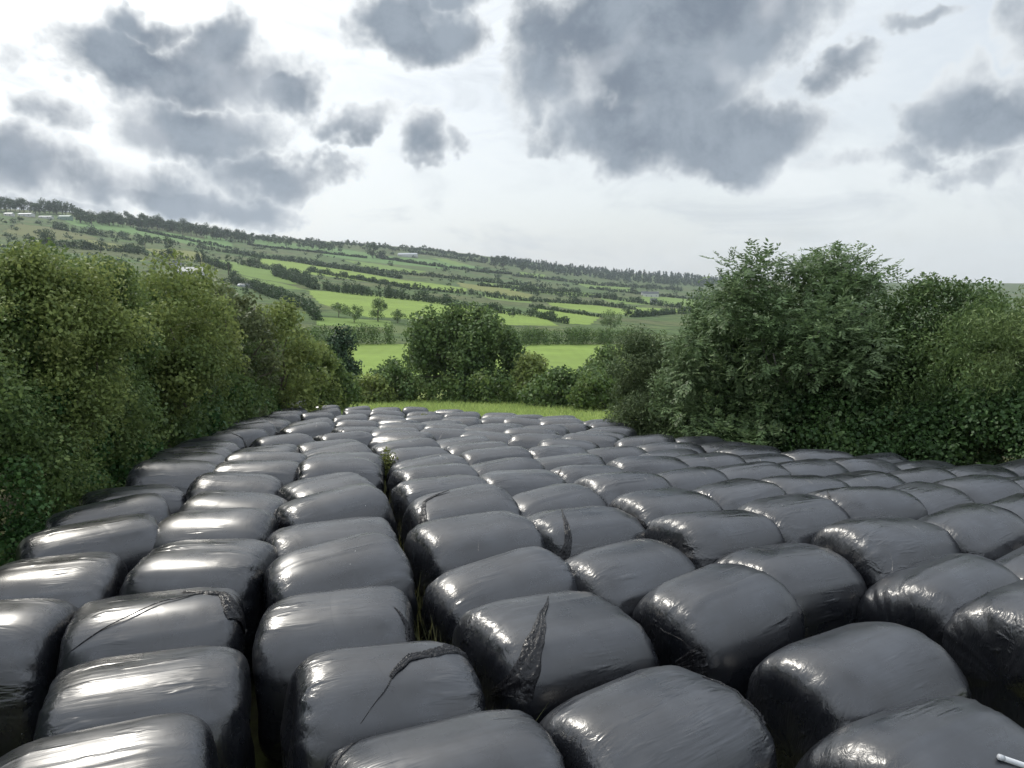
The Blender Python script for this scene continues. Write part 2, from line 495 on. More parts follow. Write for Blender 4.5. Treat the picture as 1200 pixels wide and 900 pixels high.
def hedge_run(name, pts, label, mat='far', seed=0, group=None, leaf=.5, gap=.15, cat='hedge', dens=1.0, widf=.8, hvar=.35, fillc=1.0):
    """pts: list of (Vector ground point, height). A run of bushes grown into one hedge."""
    rg = np.random.default_rng(seed)
    C, Rd = [], []
    for (p, h), (q, k) in zip(pts[:-1], pts[1:]):
        L = math.hypot(q.x - p.x, q.y - p.y)
        step = min(h, k) * .33 / dens
        n = max(2, int(L / step))
        for i in range(n):
            f = (i + rg.random()) / n
            hh = h + (k - h) * f
            bump = 1 + hvar * (math.sin(f * L / (hh * 1.3) + seed) * .5 + rg.normal() * .35)
            if rg.random() < gap: bump *= .55
            H = hh * max(.35, bump)
            x, y = p.x + (q.x - p.x) * f, p.y + (q.y - p.y) * f
            nx, ny = (q.y - p.y) / max(L, .1), -(q.x - p.x) / max(L, .1)
            off = rg.normal() * .16 * hh
            x += nx * off; y += ny * off
            gz = float(ground_z(x, y))
            r = H * .34
            for zf in (.26, .66):
                C.append((x + rg.normal() * .1 * r, y + rg.normal() * .1 * r, gz + H * zf)); Rd.append((r * widf * 1.3, r * widf * 1.3, r))
    C = np.array(C); Rd = np.array(Rd)
    o0 = C[0].copy(); o0[2] = pts[0][0].z
    per = fillc * 7 * (Rd[:, 0] / leaf) ** 2
    me = foliage_mesh(name, C - o0, Rd, leaf, np.clip(per, 10, 4000), seed + 1, outward=1.1, aspect=.9)
    o = link(name, me, M[mat], None, o0)
    return tag(o, label, cat, group)

# ------------------------------------------------------------------ bales
NPH, NTH = 76, 104
def nz1(th, ph, k, seed):
    """cheap smooth periodic noise over the bale surface"""
    r = np.random.default_rng(seed)
    v = np.zeros_like(th)
    for i in range(7):
        a = r.integers(1, k + 1); b = r.uniform(.5, k * .9); p1, p2 = r.uniform(0, 6.28, 2)
        v += np.sin(a * th + p1) * np.sin(b * ph + p2)
    return v / 7 ** .5
def bale_point(ph, th, seed):
    """ph 0..pi from the left end to the right end, th round the axis (0 = top)"""
    r = np.random.default_rng(1000 + seed)
    nx = r.uniform(7.5, 10.) if seed < 6 else r.uniform(7., 9.)
    L, Rr = 1.26 / 2, .61
    c, s = np.cos(ph), np.sin(ph)
    x = -L * np.sign(c) * np.abs(c) ** (2 / nx)
    rad = Rr * np.abs(s) ** (2 / (nx - 1.2))
    rad = rad * (1.025 - (.085 if seed < 6 else .12) * (x / L) ** 2)
    # squashed round: pressed by its neighbours and by its own weight
    m = r.uniform(2.3, 2.8) if seed < 6 else r.uniform(2.05, 2.4)
    e = (np.abs(np.cos(th)) ** m + np.abs(np.sin(th)) ** m) ** (-1 / m)
    rad = rad * e
    y = rad * np.sin(th) * .97
    z = rad * np.cos(th)
    z = np.where(z < 0, z * .95, z)
    lo = nz1(th, ph, 3, seed * 7 + 1) * .028
    md = nz1(th, ph, 7, seed * 7 + 2) * .006
    # pleats that gather over the shoulders
    sh = np.exp(-((np.abs(c) - .66) / .24) ** 2)
    rr = np.random.default_rng(seed * 7 + 3)
    pl = np.zeros_like(th)
    for i in range(9):
        a = rr.integers(7, 30); p1 = rr.uniform(0, 6.28)
        pl += np.sin(a * th + p1 + 2.5 * ph) * (.5 + .5 * np.sin(rr.integers(1, 4) * th + rr.uniform(0, 6.28)))
    pl = pl / 3 * .0105 * sh
    # long diagonal creases
    cre = np.zeros_like(th)
    for i in range(4):
        t0, slope, wd = rr.uniform(-1.4, 1.4), rr.uniform(-.35, .35), rr.uniform(.02, .045)
        dth = np.angle(np.exp(1j * (th - t0 - slope * (ph - 1.57))))
        cre += np.exp(-(dth / wd) ** 2) * np.clip(np.sin((ph - rr.uniform(0, .8)) * 1.1), 0, 1)
    d = lo + md + pl + cre * .010
    nrm = np.stack([np.sign(-c) * np.abs(c) ** 3, np.sin(th) * s, np.cos(th) * s], -1)
    nl = np.linalg.norm(nrm, axis=-1, keepdims=True); nrm = nrm / np.maximum(nl, 1e-6)
    # a slight twist, waist and lean
    wob = r.uniform(-.03, .03, 3)
    z = z + wob[0] * x
    y = y + wob[1] * x * 1.5
    P = np.stack([x, y, z], -1) + nrm * d[..., None]
    return P, nrm

def grid_mesh(name, P, closed_v=False, smooth=True, flip=False):
    nu, nv = P.shape[:2]
    i = np.arange(nu - 1)[:, None]
    j = np.arange(nv if closed_v else nv - 1)[None, :]
    j2 = (j + 1) % nv
    q = np.stack([i * nv + j, i * nv + j2, (i + 1) * nv + j2, (i + 1) * nv + j], -1).reshape(-1, 4)
    if flip: q = q[:, ::-1]
    me = bpy.data.meshes.new(name)
    me.from_pydata(P.reshape(-1, 3).tolist(), [], q.tolist())
    me.polygons.foreach_set('use_smooth', [smooth] * len(me.polygons))
    me.update()
    return me

def bale_mesh(seed):
    t = np.linspace(-1, 1, NPH)
    # samples packed into the shoulders
    ph = np.interp(np.linspace(0, 1, NPH), [0, .2, .42, .58, .8, 1], np.array([.02, .40, 1.05, np.pi - 1.05, np.pi - .40, np.pi - .02]))
    th = np.linspace(0, 2 * np.pi, NTH, endpoint=False)
    PH, TH = np.meshgrid(ph, th, indexing='ij')
    P, _ = bale_point(PH, TH, seed)
    me = grid_mesh('bale', P, True)
    import bmesh
    bm = bmesh.new(); bm.from_mesh(me)
    for row in (0, NPH - 1):
        bm.verts.ensure_lookup_table()
        vs = [bm.verts[row * NTH + k] for k in range(NTH)]
        c = bm.verts.new(sum((v.co for v in vs), Vector()) / NTH)
        for k in range(NTH):
            f = bm.faces.new((vs[k], vs[(k + 1) % NTH], c)); f.smooth = True
    bmesh.ops.recalc_face_normals(bm, faces=bm.faces)
    bm.to_mesh(me); bm.free()
    me.materials.append(M['film'])
    return me
NVAR = 12
BALES = [bale_mesh(s) for s in range(NVAR)]

def tail_mesh(seed, path, w0, w1, crumple=.011, lift=.006, n=80, m=17):
    """loose strip of film lying on the bale: path of (x along axis -1..1, angle round it)"""
    r = np.random.default_rng(seed * 13 + int(path[0][1] * 10) + 5)
    path = np.array(path, float); path[:, 1] *= -1   # angles are counted towards the camera side
    f = np.linspace(0, 1, n)
    k = np.linspace(0, 1, len(path))
    tx = np.interp(f, k, path[:, 0]); ta = np.interp(f, k, path[:, 1])
    # wobble
    ta = ta + .015 * np.sin(f * 17 + r.uniform(0, 6)) * np.sin(f * 3.1)
    wd = w0 + (w1 - w0) * f ** 1.3
    wd = wd * (1 + .05 * np.sin(f * 13 + r.uniform(0, 6)) + .05 * np.sin(f * 37 + r.uniform(0, 6)))
    j = np.linspace(-1, 1, m)
    nxp = 8.5
    X, J = np.meshgrid(tx, j, indexing='ij')
    A = np.repeat(ta[:, None], m, 1)
    W = np.repeat(wd[:, None], m, 1)
    dx = np.gradient(tx) * .62; da = np.gradient(ta) * .61
    ln = np.hypot(dx, da) + 1e-6
    px_, pa_ = -da / ln, dx / ln
    X = X + px_[:, None] * J * W / .62
    A = A + pa_[:, None] * J * W / .61
    X = np.clip(X, -.999, .999)
    PHI = np.arccos(np.clip(-np.sign(X) * np.abs(X) ** (nxp / 2), -1, 1))
    over = np.clip(np.abs(np.interp(f, k, path[:, 0]))[:, None] - 1, 0, 1)
    P, nr = bale_point(PHI, A, seed)
    fold = np.abs(np.sin(2.6 * np.pi * J / 2 + 1.4 * np.sin(f * 6 + r.uniform(0, 6))[:, None] + r.uniform(0, 3)))
    h = lift + .008 * fold * np.clip(W / .06, .05, 1.3) + .004 * r.normal(size=(n, m)) * np.clip(W / .05, 0, 1)
    h = np.abs(h)
    h[:, 0] *= .2; h[:, -1] *= .2; h[:2] *= .3
    P = P + nr * h[..., None]
    me = grid_mesh('film_tail', P, False, True)
    me.materials.append(M['crumple'])
    return me

COLS = {
 'against the left hedge': [
  (-90,712,45,706),(-30,662,122,651),(40,620,160,602),(68,596,183,576),(108,580,215,558),(198,543,252,540),
  (196,536,264,529),(200,528,265,522),(214,522,270,515),(222,515,284,507),(256,504,300,500),(268,498,320,496),
  (280,494,298,492),(300,490,325,491),(316,486,340,484),(320,482,350,481),(324,479,358,477),(324,474,358,472),(334,469,358,468)],
 'that stands second from the left hedge': [
  (-5,882,210,846),(60,782,272,753),(95,704,263,688),(177,637,310,635),(196,602,312,600),(240,579,334,580),
  (246,558,338,556),(282,541,354,540),(282,530,354,529),(283,523,350,522),(296,514,354,507),(330,499,386,495),
  (341,494,386,490),(354,484,388,483),(364,480,398,479),(366,474,400,475)],
 'left of the weedy gap': [
  (352,777,535,746),(320,703,465,692),(330,651,462,628),(326,620,445,604),(358,585,452,565),(360,566,448,551),
  (376,541,454,536),(368,532,426,531),(372,528,436,521),(378,520,440,513),(370,510,430,504),(392,501,448,498),
  (396,493,440,493),(392,487,430,486),(402,481,438,480),(402,477,436,476)],
 'right of the weedy gap': [
  (430,872,605,825),(568,722,715,684),(515,670,647,643),(505,616,620,599),(497,584,588,571),(490,564,580,556),
  (478,548,550,542),(470,538,538,532),(476,530,534,523),(460,518,506,514),(444,510,498,504),(454,505,506,499),
  (456,496,490,495),(454,492,480,490),(434,488,470,486),(439,482,466,481),(440,478,464,477)],
 'second right of the weedy gap': [
  (672,828,850,771),(685,655,783,623),(655,607,748,585),(626,577,715,565),(590,556,662,550),(568,542,638,535),
  (554,527,606,523),(532,520,596,518),(504,513,558,511),(508,504,558,502),(518,498,548,496),(502,494,526,493),
  (478,488,516,486),(478,483,514,482),(474,477,498,476)],
 'third right of the weedy gap': [
  (775,678,900,661),(815,596,905,598),(766,573,850,576),(710,554,776,554),(674,549,742,542),(665,532,715,533),
  (614,524,660,519),(568,508,620,506),(552,500,586,497),(602,502,630,502),(580,497,606,496),(568,489,602,487),
  (520,491,558,488),(520,484,562,482),(572,485,600,483),(518,480,534,480)],
}
REST = [
  (965,750,1090,735),(975,832,1190,833),(1120,686,1235,680),(1075,664,1170,649),(883,647,985,634),(1044,610,1115,606),
  (1087,594,1157,598),(1143,582,1215,584),(917,582,1000,581),(973,571,1047,569),(1055,566,1115,572),(866,562,928,567),
  (792,548,832,551),(750,533,790,537),(710,521,762,526),(704,512,750,508),(662,513,694,516),(650,510,684,507),
  (690,506,708,506),(650,496,680,496),(650,490,676,491),(696,501,734,500),(698,495,730,494),(682,492,714,491),
  (606,492,640,489),(604,486,630,485),(618,497,646,498),(646,491,668,490),(640,487,666,487),(630,510,666,507),
  (1075,556,1138,563),(1160,573,1225,575),(1120,556,1190,560),(1002,549,1070,551),(982,554,1035,555),(931,557,973,558),
  (902,539,959,541),(866,541,917,547),(798,530,842,532),(778,526,810,528),(766,518,798,518),(822,520,870,521),
  (794,513,830,511),(856,533,886,533),(953,535,1010,537),(900,526,945,528),(860,523,897,521),(1002,532,1044,535),
  (1064,546,1123,547),(1060,540,1137,542),(1145,550,1200,553),(1170,538,1215,538),(1200,650,1290,640),(1195,602,1270,606),
]
RB = .605
def place(ridge):
    x0, y0, x1, y1 = ridge
    def hit(px, py):
        s, m = pix(px, py)
        D = 6.0
        for _ in range(60):
            phi = math.atan(m)
            zt = -near_depth(D) + .02 + RB * .97 + RB * math.cos(phi)
            # distance of the silhouette point given its height
            D = .5 * D + .5 * (-zt / m)
        return Vector((s * D, D, zt)), m
    a, ma = hit(x0, y0); b, mb = hit(x1, y1)
    c = (a + b) / 2
    yaw = math.degrees(math.atan2(b.y - a.y, b.x - a.x))
    mm = (ma + mb) / 2
    phi = math.atan(mm)
    D = c.y
    wgt = .95 if D < 12 else .45
    if D > 24: wgt = .2
    yaw = 12.3 + wgt * (yaw - 12.3)
    px_m = (x0 + x1) / 2
    flo = 12 + 19 * max(0., min(1., (px_m - 590) / 90)) * max(0., min(1., (13.5 - D) / 4.5))
    yaw = max(-6, min(36, yaw))
    if D < 13.5 and px_m > 590: yaw = max(yaw, flo + 3 * math.sin(px_m))
    if D > 15 and px_m > 420: yaw = -9 + 9 * math.sin(px_m * 1.7 + y0)
    back = RB * math.sin(phi)
    dirv = Vector((c.x, c.y, 0)).normalized()
    q = c - dirv * back
    return [q.x, q.y, math.radians(yaw), (y0 + y1) / 2, (x0 + x1) / 2]

items = []
for cn, lst in COLS.items():
    for k, rd in enumerate(lst):
        items.append([cn, k] + place(rd))
for rd in REST:
    items.append(['rest', 0] + place(rd))
P0 = np.array([[i[2], i[3]] for i in items]); YW = np.array([i[4] for i in items])
P = P0.copy()
MINU, MINV = 1.20, 1.06
for it in range(160):
    mv = np.zeros_like(P)
    for i in range(len(P)):
        d = P - P[i]
        for j in np.where((np.abs(d[:, 0]) < 1.6) & (np.abs(d[:, 1]) < 1.6))[0]:
            if j <= i: continue
            yw = (YW[i] + YW[j]) / 2
            gapw = .12 if {items[i][0][:8], items[j][0][:8]} == {'left of ', 'right of'} and 4.5 < P[i, 1] < 15 else 0.
            cu, su = math.cos(yw), math.sin(yw)
            u = d[j, 0] * cu + d[j, 1] * su; v = -d[j, 0] * su + d[j, 1] * cu
            ou, ov = MINU + gapw - abs(u), MINV - abs(v)
            if gapw and abs(u) > .6: ov = 9.
            if ou > 0 and ov > 0 and not (gapw and abs(v) > 1.1):
                if ov < ou * 1.0:
                    s = math.copysign(ov * .25, v); mvx, mvy = -su * s, cu * s
                else:
                    s = math.copysign(ou * .25, u); mvx, mvy = cu * s, su * s
                wi, wj = (1, 1)
                if P[i, 1] < 6: wi = .3
                if P[j, 1] < 6: wj = .3
                mv[i] -= np.array([mvx, mvy]) * wi; mv[j] += np.array([mvx, mvy]) * wj
    P += mv * .8 + (P0 - P) * .02
ORD = ['first', 'second', 'third', 'fourth', 'fifth', 'sixth', 'seventh', 'eighth', 'ninth', 'tenth', 'eleventh', 'twelfth',
       'thirteenth', 'fourteenth', 'fifteenth', 'sixteenth', 'seventeenth', 'eighteenth', 'nineteenth', 'twentieth', 'twenty-first', 'twenty-second']
# columns for the scattered right-hand bales, by lateral position square to the columns
ca, sa = math.cos(R_(12.3)), math.sin(R_(12.3))
for i, it in enumerate(items):
    if it[0] == 'rest':
        u = P[i, 0] * ca + P[i, 1] * sa
        it[0] = 'col%d' % int(math.floor((u - 3.55) / 1.32))
lab = {}
extra = sorted({it[0] for it in items if it[0].startswith('col')}, key=lambda s: int(s[3:]))
for k, c in enumerate(extra):
    nm = ['fourth', 'fifth', 'sixth', 'seventh', 'eighth', 'ninth', 'tenth', 'eleventh', 'twelfth', 'thirteenth', 'fourteenth'][k]
    for it in items:
        if it[0] == c: it[0] = nm + ' right of the weedy gap'
order = {}
for i, it in enumerate(items): order.setdefault(it[0], []).append(i)
rank = {}
for c, l in order.items():
    for k, i in enumerate(sorted(l, key=lambda q: P[q, 1])): rank[i] = k
SPECIAL = {
 ('left of the weedy gap', 0): ('black wrapped bale with a dark crumpled film tail across its far right shoulder', 0, [([(-.05, .30), (.25, .05), (.7, -.12), (.99, -.3)], .02, .075), ([(-.45, .78), (.0, .28), (.25, .02)], .002, .006)]),
 ('that stands second from the left hedge', 2): ('black wrapped bale with a torn film strip spread over its right end', 0, [([(-.8, .85), (.1, .25), (.62, -.02)], .002, .012), ([(.3, -.12), (.8, .05), (.99, .6)], .02, .08)]),
 ('right of the weedy gap', 1): ('broad black bale with a crinkled dark film band down its left shoulder', 0, [([(.12, -.35), (-.3, .12), (-.68, .62), (-.97, 1.05)], .004, .10)]),
 ('right of the weedy gap', 4): ('black wrapped bale with a thin twisted film edge curving down its left shoulder', 0, [([(-.1, -.3), (-.7, -.1), (-.92, .5), (-.97, 1.1)], .008, .06)]),
 ('second right of the weedy gap', 2): ('black wrapped bale with a dark crease and gathered film at its left shoulder', 0, [([(-.3, -.2), (-.6, .35), (-.75, .8), (-.97, 1.3)], .003, .055)]),
 ('third right of the weedy gap', 0): ('big black bale whose dark left end shows crinkled loose film low down', 0, [([(-.97, .8), (-1, 1.3), (-.995, 1.8)], .05, .10)]),
}
tail_cache = {}
for i, it in enumerate(items):
    cn, k, x0, y0, yaw, py, px_ = it
    x, y = P[i]
    v = (i * 5 + 3) % 6 + (6 if px_ > 640 + 60 * math.sin(i * 2.3) else 0)
    gz = -float(near_depth(max(y, .71 * math.hypot(x, y))))
    sc = Vector((random.uniform(.95, 1.08), random.uniform(.92, 1.05), random.uniform(.94, 1.06)))
    if y < 11 and px_ > 520:
        k_ = min(1., (11 - y) / 3) * min(1., (px_ - 520) / 120)
        sc = Vector((sc.x * (1 + .07 * k_), sc.y * (1 + .06 * k_), sc.z * (1 + .04 * k_)))
    zc = gz + .02 + .61 * .93 * sc.z
    # sits a little higher or lower so that its crest is where the photo has it
    s_, m_ = pix(px_, py)
    phi = math.atan(m_)
    yt = y + RB * math.sin(phi)
    zt = -m_ * yt
    dz = (zt - RB * math.cos(phi) * sc.z) - zc
    dz = max(-.14, min(.16, dz))
    zc += dz
    o = bpy.data.objects.new('wrapped_bale', BALES[v])
    COL.objects.link(o)
    o.location = (x, y, zc)
    slope = -.145 / (1 + math.exp(-(y - 11.3) / 2)) 
    o.rotation_euler = (math.atan(slope) * .9 + random.uniform(-.09, .09), random.uniform(-.08, .08), yaw + random.uniform(-.05, .05))
    if random.random() < .5 and y > 0:
        o.scale = (sc.x, sc.y, sc.z)
    else:
        o.scale = (-sc.x, sc.y, sc.z) if not (cn, rank[i]) in SPECIAL else sc
    key = (cn, rank[i])
    if cn.startswith('that') or cn.startswith('against'):
        where = 'in the column %s' % cn
    elif cn.startswith('left') or cn.startswith('right'):
        where = 'in the column just %s' % cn
    else:
        where = 'in the column %s' % cn
    label = '%s black bale from the camera %s' % (ORD[rank[i]], where)
    if key in SPECIAL:
        lb, _, tails = SPECIAL[key]
        label = lb
        o.scale = sc
        for pth, w0, w1 in tails:
            t = link('film_tail', tail_mesh(v, pth, w0, w1), None, o)
    elif y < 18 and random.random() < .26:
        # loose film ends on the shoulders
        sd = random.choice((-1, 1)) if x < -1 or x > 1 else -1
        a0 = random.uniform(-.5, .5)
        key2 = (v, sd, round(a0 * 3))
        if key2 not in tail_cache:
            tail_cache[key2] = tail_mesh(v, [(sd * random.uniform(.55, .8), a0), (sd * .95, a0 + .35), (sd * .995, a0 + .8)], random.uniform(.001, .006), random.uniform(.03, .08), .010)
        link('film_tail', tail_cache[key2], None, o)
    tag(o, label, 'bale', 'black wrapped silage bales covering the field')
print('bales', len(items), 'moved max', np.abs(P - P0).max(), 'mean', np.abs(P - P0).mean())

# ------------------------------------------------------------------ left hedge and its shrubs
def gp(x, y): return Vector((x, y, float(ground_z(x, y))))
def hedge_bank(name, line, height, depth, mat, label, seed, leaf_k=.0049, leaf_min=.037, n=900, face='right', lowonly=1., group=None, stems=10, cr=(.32, .6), aspect=.7, fill=1.):
    """line: plan points of the foot of the hedge; depth away from the bales. One continuous hedge."""
    rg = np.random.default_rng(seed)
    line = [Vector((a, b)) for a, b in line]
    seg = [(line[i + 1] - line[i]).length for i in range(len(line) - 1)]
    cum = np.concatenate([[0], np.cumsum(seg)])
    C, Rd, S, cv = [], [], [], []
    for i in range(n):
        t = rg.random() * cum[-1]
        j = min(len(seg) - 1, int(np.searchsorted(cum, t, 'right') - 1))
        p = line[j].lerp(line[j + 1], (t - cum[j]) / seg[j])
        dr = (line[j + 1] - line[j]).normalized()
        nrm = Vector((-dr.y, dr.x)) if face == 'right' else Vector((dr.y, -dr.x))
        hh = np.interp(t, cum, height) * (1 + .10 * math.sin(t * 1.1 + seed) + .07 * math.sin(t * 2.7 + 1))
        dd = np.interp(t, cum, depth) if isinstance(depth, (list, tuple)) else depth
        # front face or top
        if rg.random() < .62:
            zf = rg.random(); off = (zf ** 2) * .9 + .25 * math.sin(t * 1.9 + zf * 5) + rg.random() * .55
            z = zf * hh
        else:
            off = .6 + rg.random() * dd; z = hh * (.86 + .12 * math.sin(off * 1.7 + t)) + rg.normal() * .18
        if z > hh * lowonly: continue
        q = p + nrm * off
        r = rg.uniform(*cr)
        gz = float(ground_z(q.x, q.y))
        C.append((q.x, q.y, gz + max(.1, z))); Rd.append((r, r, r * .8))
        S.append(max(leaf_min, leaf_k * math.hypot(q.x, q.y)))
    C = np.array(C); Rd = np.array(Rd); S = np.array(S)
    b = gp(line[0].x, line[0].y)
    e = empty(name, b, label, 'hedge', group)
    per = fill * 5.0 * (Rd[:, 0] / S) ** 2 / aspect
    me = foliage_mesh(name, C - np.array(b), Rd, S, np.clip(per, 12, 1500), seed + 1, aspect=aspect)
    link('foliage', me, M[mat], e)
    # dark woody stems inside
    paths = []
    rr = random.Random(seed)
    for k in range(stems):
        c = C[rr.randrange(len(C))]
        bx, by = c[0] + rr.uniform(-.4, .1), c[1] + rr.uniform(-.4, .4)
        g_ = gp(bx, by)
        paths.append(limb(g_ - b - Vector((0, 0, .2)), Vector(c) - b, .05, .012, 7, .06, rr))
    for pth in paths:
        link('stem', tubes_mesh('stem', [pth]), M['bark'], e)
    return e

hedge_bank('hedgerow', [(-5.0, 1.5), (-5.6, 7), (-6.0, 11), (-6.9, 15), (-7.7, 20), (-9.2, 28), (-11.1, 36), (-12.4, 42), (-11.6, 46), (-9.8, 48)],
           [3.9, 3.8, 3.8, 3.9, 4.4, 5.0, 5.1, 4.7, 4.4, 3.2], 3.8, 'hedge',
           'tall dense green hedge running along the left side of the bale field', 21, n=2100, cr=(.4, .7))
hedge_bank('ivy', [(-4.75, 1.5), (-5.3, 7), (-5.75, 11), (-6.6, 15), (-7.4, 20), (-9.2, 28), (-10.9, 36)],
           [2.3, 2.4, 2.5, 2.6, 2.6, 2.6, 2.6], .4, 'ivy',
           'dark green ivy and bramble growth over the lower face of the left hedge', 23, n=900, stems=0, cr=(.22, .4), aspect=.8)
def crown_at(px, py_top, D, wpx, name, mat, label, cat, seed, hmin=None, **kw):
    kw['twigs'] = kw.get('twigs', 6)
    s, m = pix(px, py_top)
    x = s * D
    g_ = gp(x, D)
    h = -m * D - g_.z
    w = wpx / F * D
    kw.setdefault('leaf', max(.042, .0050 * D)); kw.setdefault('aspect', .7)
    return shrub(name, g_, w, kw.pop('d', w), h, mat, label, cat, seed, **kw)

crown_at(55, 312, 11.0, 190, 'willow_shrub', 'yellow', 'yellow-green leafy shrub topping the hedge at the far left edge', 'shrub', 31, low=.45, nclump=120, d=3., clump_r=.36)
crown_at(185, 326, 15.5, 150, 'willow_shrub', 'yellow', 'olive shrub rounding over the left hedge below the pale farmhouse', 'shrub', 32, low=.45, nclump=110, clump_r=.4)
crown_at(270, 343, 25.5, 130, 'blackthorn_shrub', 'plum', 'dull brownish shrub with purple cast in the middle of the left hedge', 'shrub', 33, low=.2, nclump=120, clump_r=.4)
crown_at(326, 360, 34, 110, 'willow_shrub', 'yellow', 'light yellow-green rounded shrub near the far end of the left hedge', 'shrub', 34, low=.1, nclump=120, clump_r=.5)
crown_at(115, 316, 13.5, 110, 'hawthorn_shrub', 'hedge', 'darker green bush behind the yellow-green shrub on the left hedge', 'shrub', 35, low=.45, nclump=90, clump_r=.4)
crown_at(235, 330, 20, 100, 'hawthorn_shrub', 'yellow', 'feathery pale green bush just right of the olive hedge shrub', 'shrub', 36, low=.45, nclump=70, clump_r=.36)
crown_at(372, 405, 46, 60, 'elder_shrub', 'yellow', 'bright yellow-green bush where the left hedge meets the grass strip', 'shrub', 37, low=.05, nclump=80, clump_r=.6)

# ------------------------------------------------------------------ right-hand bank
shrub('ash_tree', gp(6.6, 17.2), 6.2, 4.6, 5.0, 'ash', 'large round ash tree with pale stems on the right of the bales', 'tree', 41,
      leaf=.10, nclump=170, clump_r=.58, spray=9, droop=.25, trunk=.11, bark='ashbark', low=.10, twigs=26, fill=1.5, flat=.5, lumpy=.10)
shrub('willow_shrub', gp(3.75, 20.6), 3.0, 3.0, 3.5, 'willow', 'grey-green willow bush at the left foot of the big ash tree', 'shrub', 42,
      leaf=.10, nclump=110, clump_r=.42, aspect=.3, low=.03, fill=1.2, droop=-.3, flat=.4)
shrub('elder_shrub', gp(4.9, 18.6), 3.0, 2.6, 4.1, 'ash', 'mid-green shrub filling between the willow bush and the ash tree', 'shrub', 43,
      leaf=.08, nclump=100, clump_r=.45, low=.03, fill=1.1, flat=.45)
shrub('willow_shrub', gp(10.3, 14.2), 5.6, 3.4, 4.4, 'mid', 'tall leafy green shrub at the right edge of the view', 'shrub', 44,
      leaf=.085, nclump=160, clump_r=.42, aspect=.32, low=.03, fill=1.2, droop=-.5, flat=.4)
shrub('hawthorn_shrub', gp(9.0, 16.0), 3.8, 3.0, 4.15, 'mid', 'dark shrub between the ash tree and the right-hand willow', 'shrub', 45,
      leaf=.08, nclump=110, clump_r=.48, low=.05, fill=1.1)
hedge_bank('bramble_bank', [(3.0, 21.6), (4.6, 17.6), (6.2, 14.7), (8.2, 12.6), (10.4, 11.0), (13, 9.0)],
           [1.0, 1.7, 2.0, 2.2, 2.5, 2.6], 2.6, 'bramble', 'dark bramble bank running along the bales under the right-hand trees', 46, n=1100, face='right', stems=0, cr=(.25, .5), aspect=.8)

# ------------------------------------------------------------------ beyond the grass strip, D about 62-80
crown_at(543, 364, 64, 138, 'field_tree', 'mid', 'broad dark green tree standing in the middle behind the bales', 'tree', 51, nclump=190, clump_r=1.1, leaf=.30, trunk=.28, low=.06, d=8, fill=1.25, flat=.5)
crown_at(601, 386, 63, 34, 'hawthorn_tree', 'mid', 'small dark shoulder of a tree joining the middle tree on its right', 'tree', 52, nclump=60, clump_r=.8, leaf=.28, low=.05)
crown_at(622, 412, 60, 56, 'elder_shrub', 'yellow', 'pale green open bush right of the broad middle tree', 'shrub', 53, nclump=60, clump_r=.7, leaf=.24, low=.03)
crown_at(398, 384, 74, 44, 'conifer_tree', 'conifer', 'narrow dark conifer beyond the far end of the left hedge', 'tree', 54, nclump=90, clump_r=.8, leaf=.26, low=.02, flat=.25)
crown_at(462, 421, 60, 62, 'hawthorn_shrub', 'mid', 'low mid-green bush left of the broad middle tree', 'shrub', 55, nclump=70, clump_r=.7, leaf=.26, low=.02)
crown_at(712, 408, 58, 60, 'sycamore_tree', 'mid', 'dark bushy tree by the bright field right of the centre', 'tree', 56, nclump=80, clump_r=.9, leaf=.28, low=.03)
crown_at(668, 434, 53, 120, 'hawthorn_shrub', 'mid', 'wide low dark thicket behind the grass strip right of the centre', 'shrub', 57, nclump=110, clump_r=.7, leaf=.26, low=.02, d=4.)
crown_at(700, 440, 48, 70, 'bramble_clump', 'hedge', 'rounded green scrub at the right end of the grass strip', 'shrub', 60, nclump=70, clump_r=.6, leaf=.22, low=.02, d=3.)
crown_at(432, 441, 58, 66, 'willow_shrub', 'yellow', 'light olive scrub behind the grass strip left of the centre', 'shrub', 58, nclump=60, clump_r=.6, leaf=.24, low=.02, d=3.)
crown_at(402, 440, 56, 40, 'elder_shrub', 'hedge', 'small green bush at the foot of the narrow dark conifer', 'shrub', 59, nclump=50, clump_r=.55, leaf=.24, low=.02, d=3.)
hedge_run('hedge', [(gp(-18, 60), 2.4), (gp(-10, 61), 2.2), (gp(0, 57), 2.4), (gp(6, 51), 2.8), (gp(16, 46), 2.8)],
          'low scrubby hedge along the back of the grass strip behind the bales', 'hedge', 61, leaf=.24, dens=1.2)

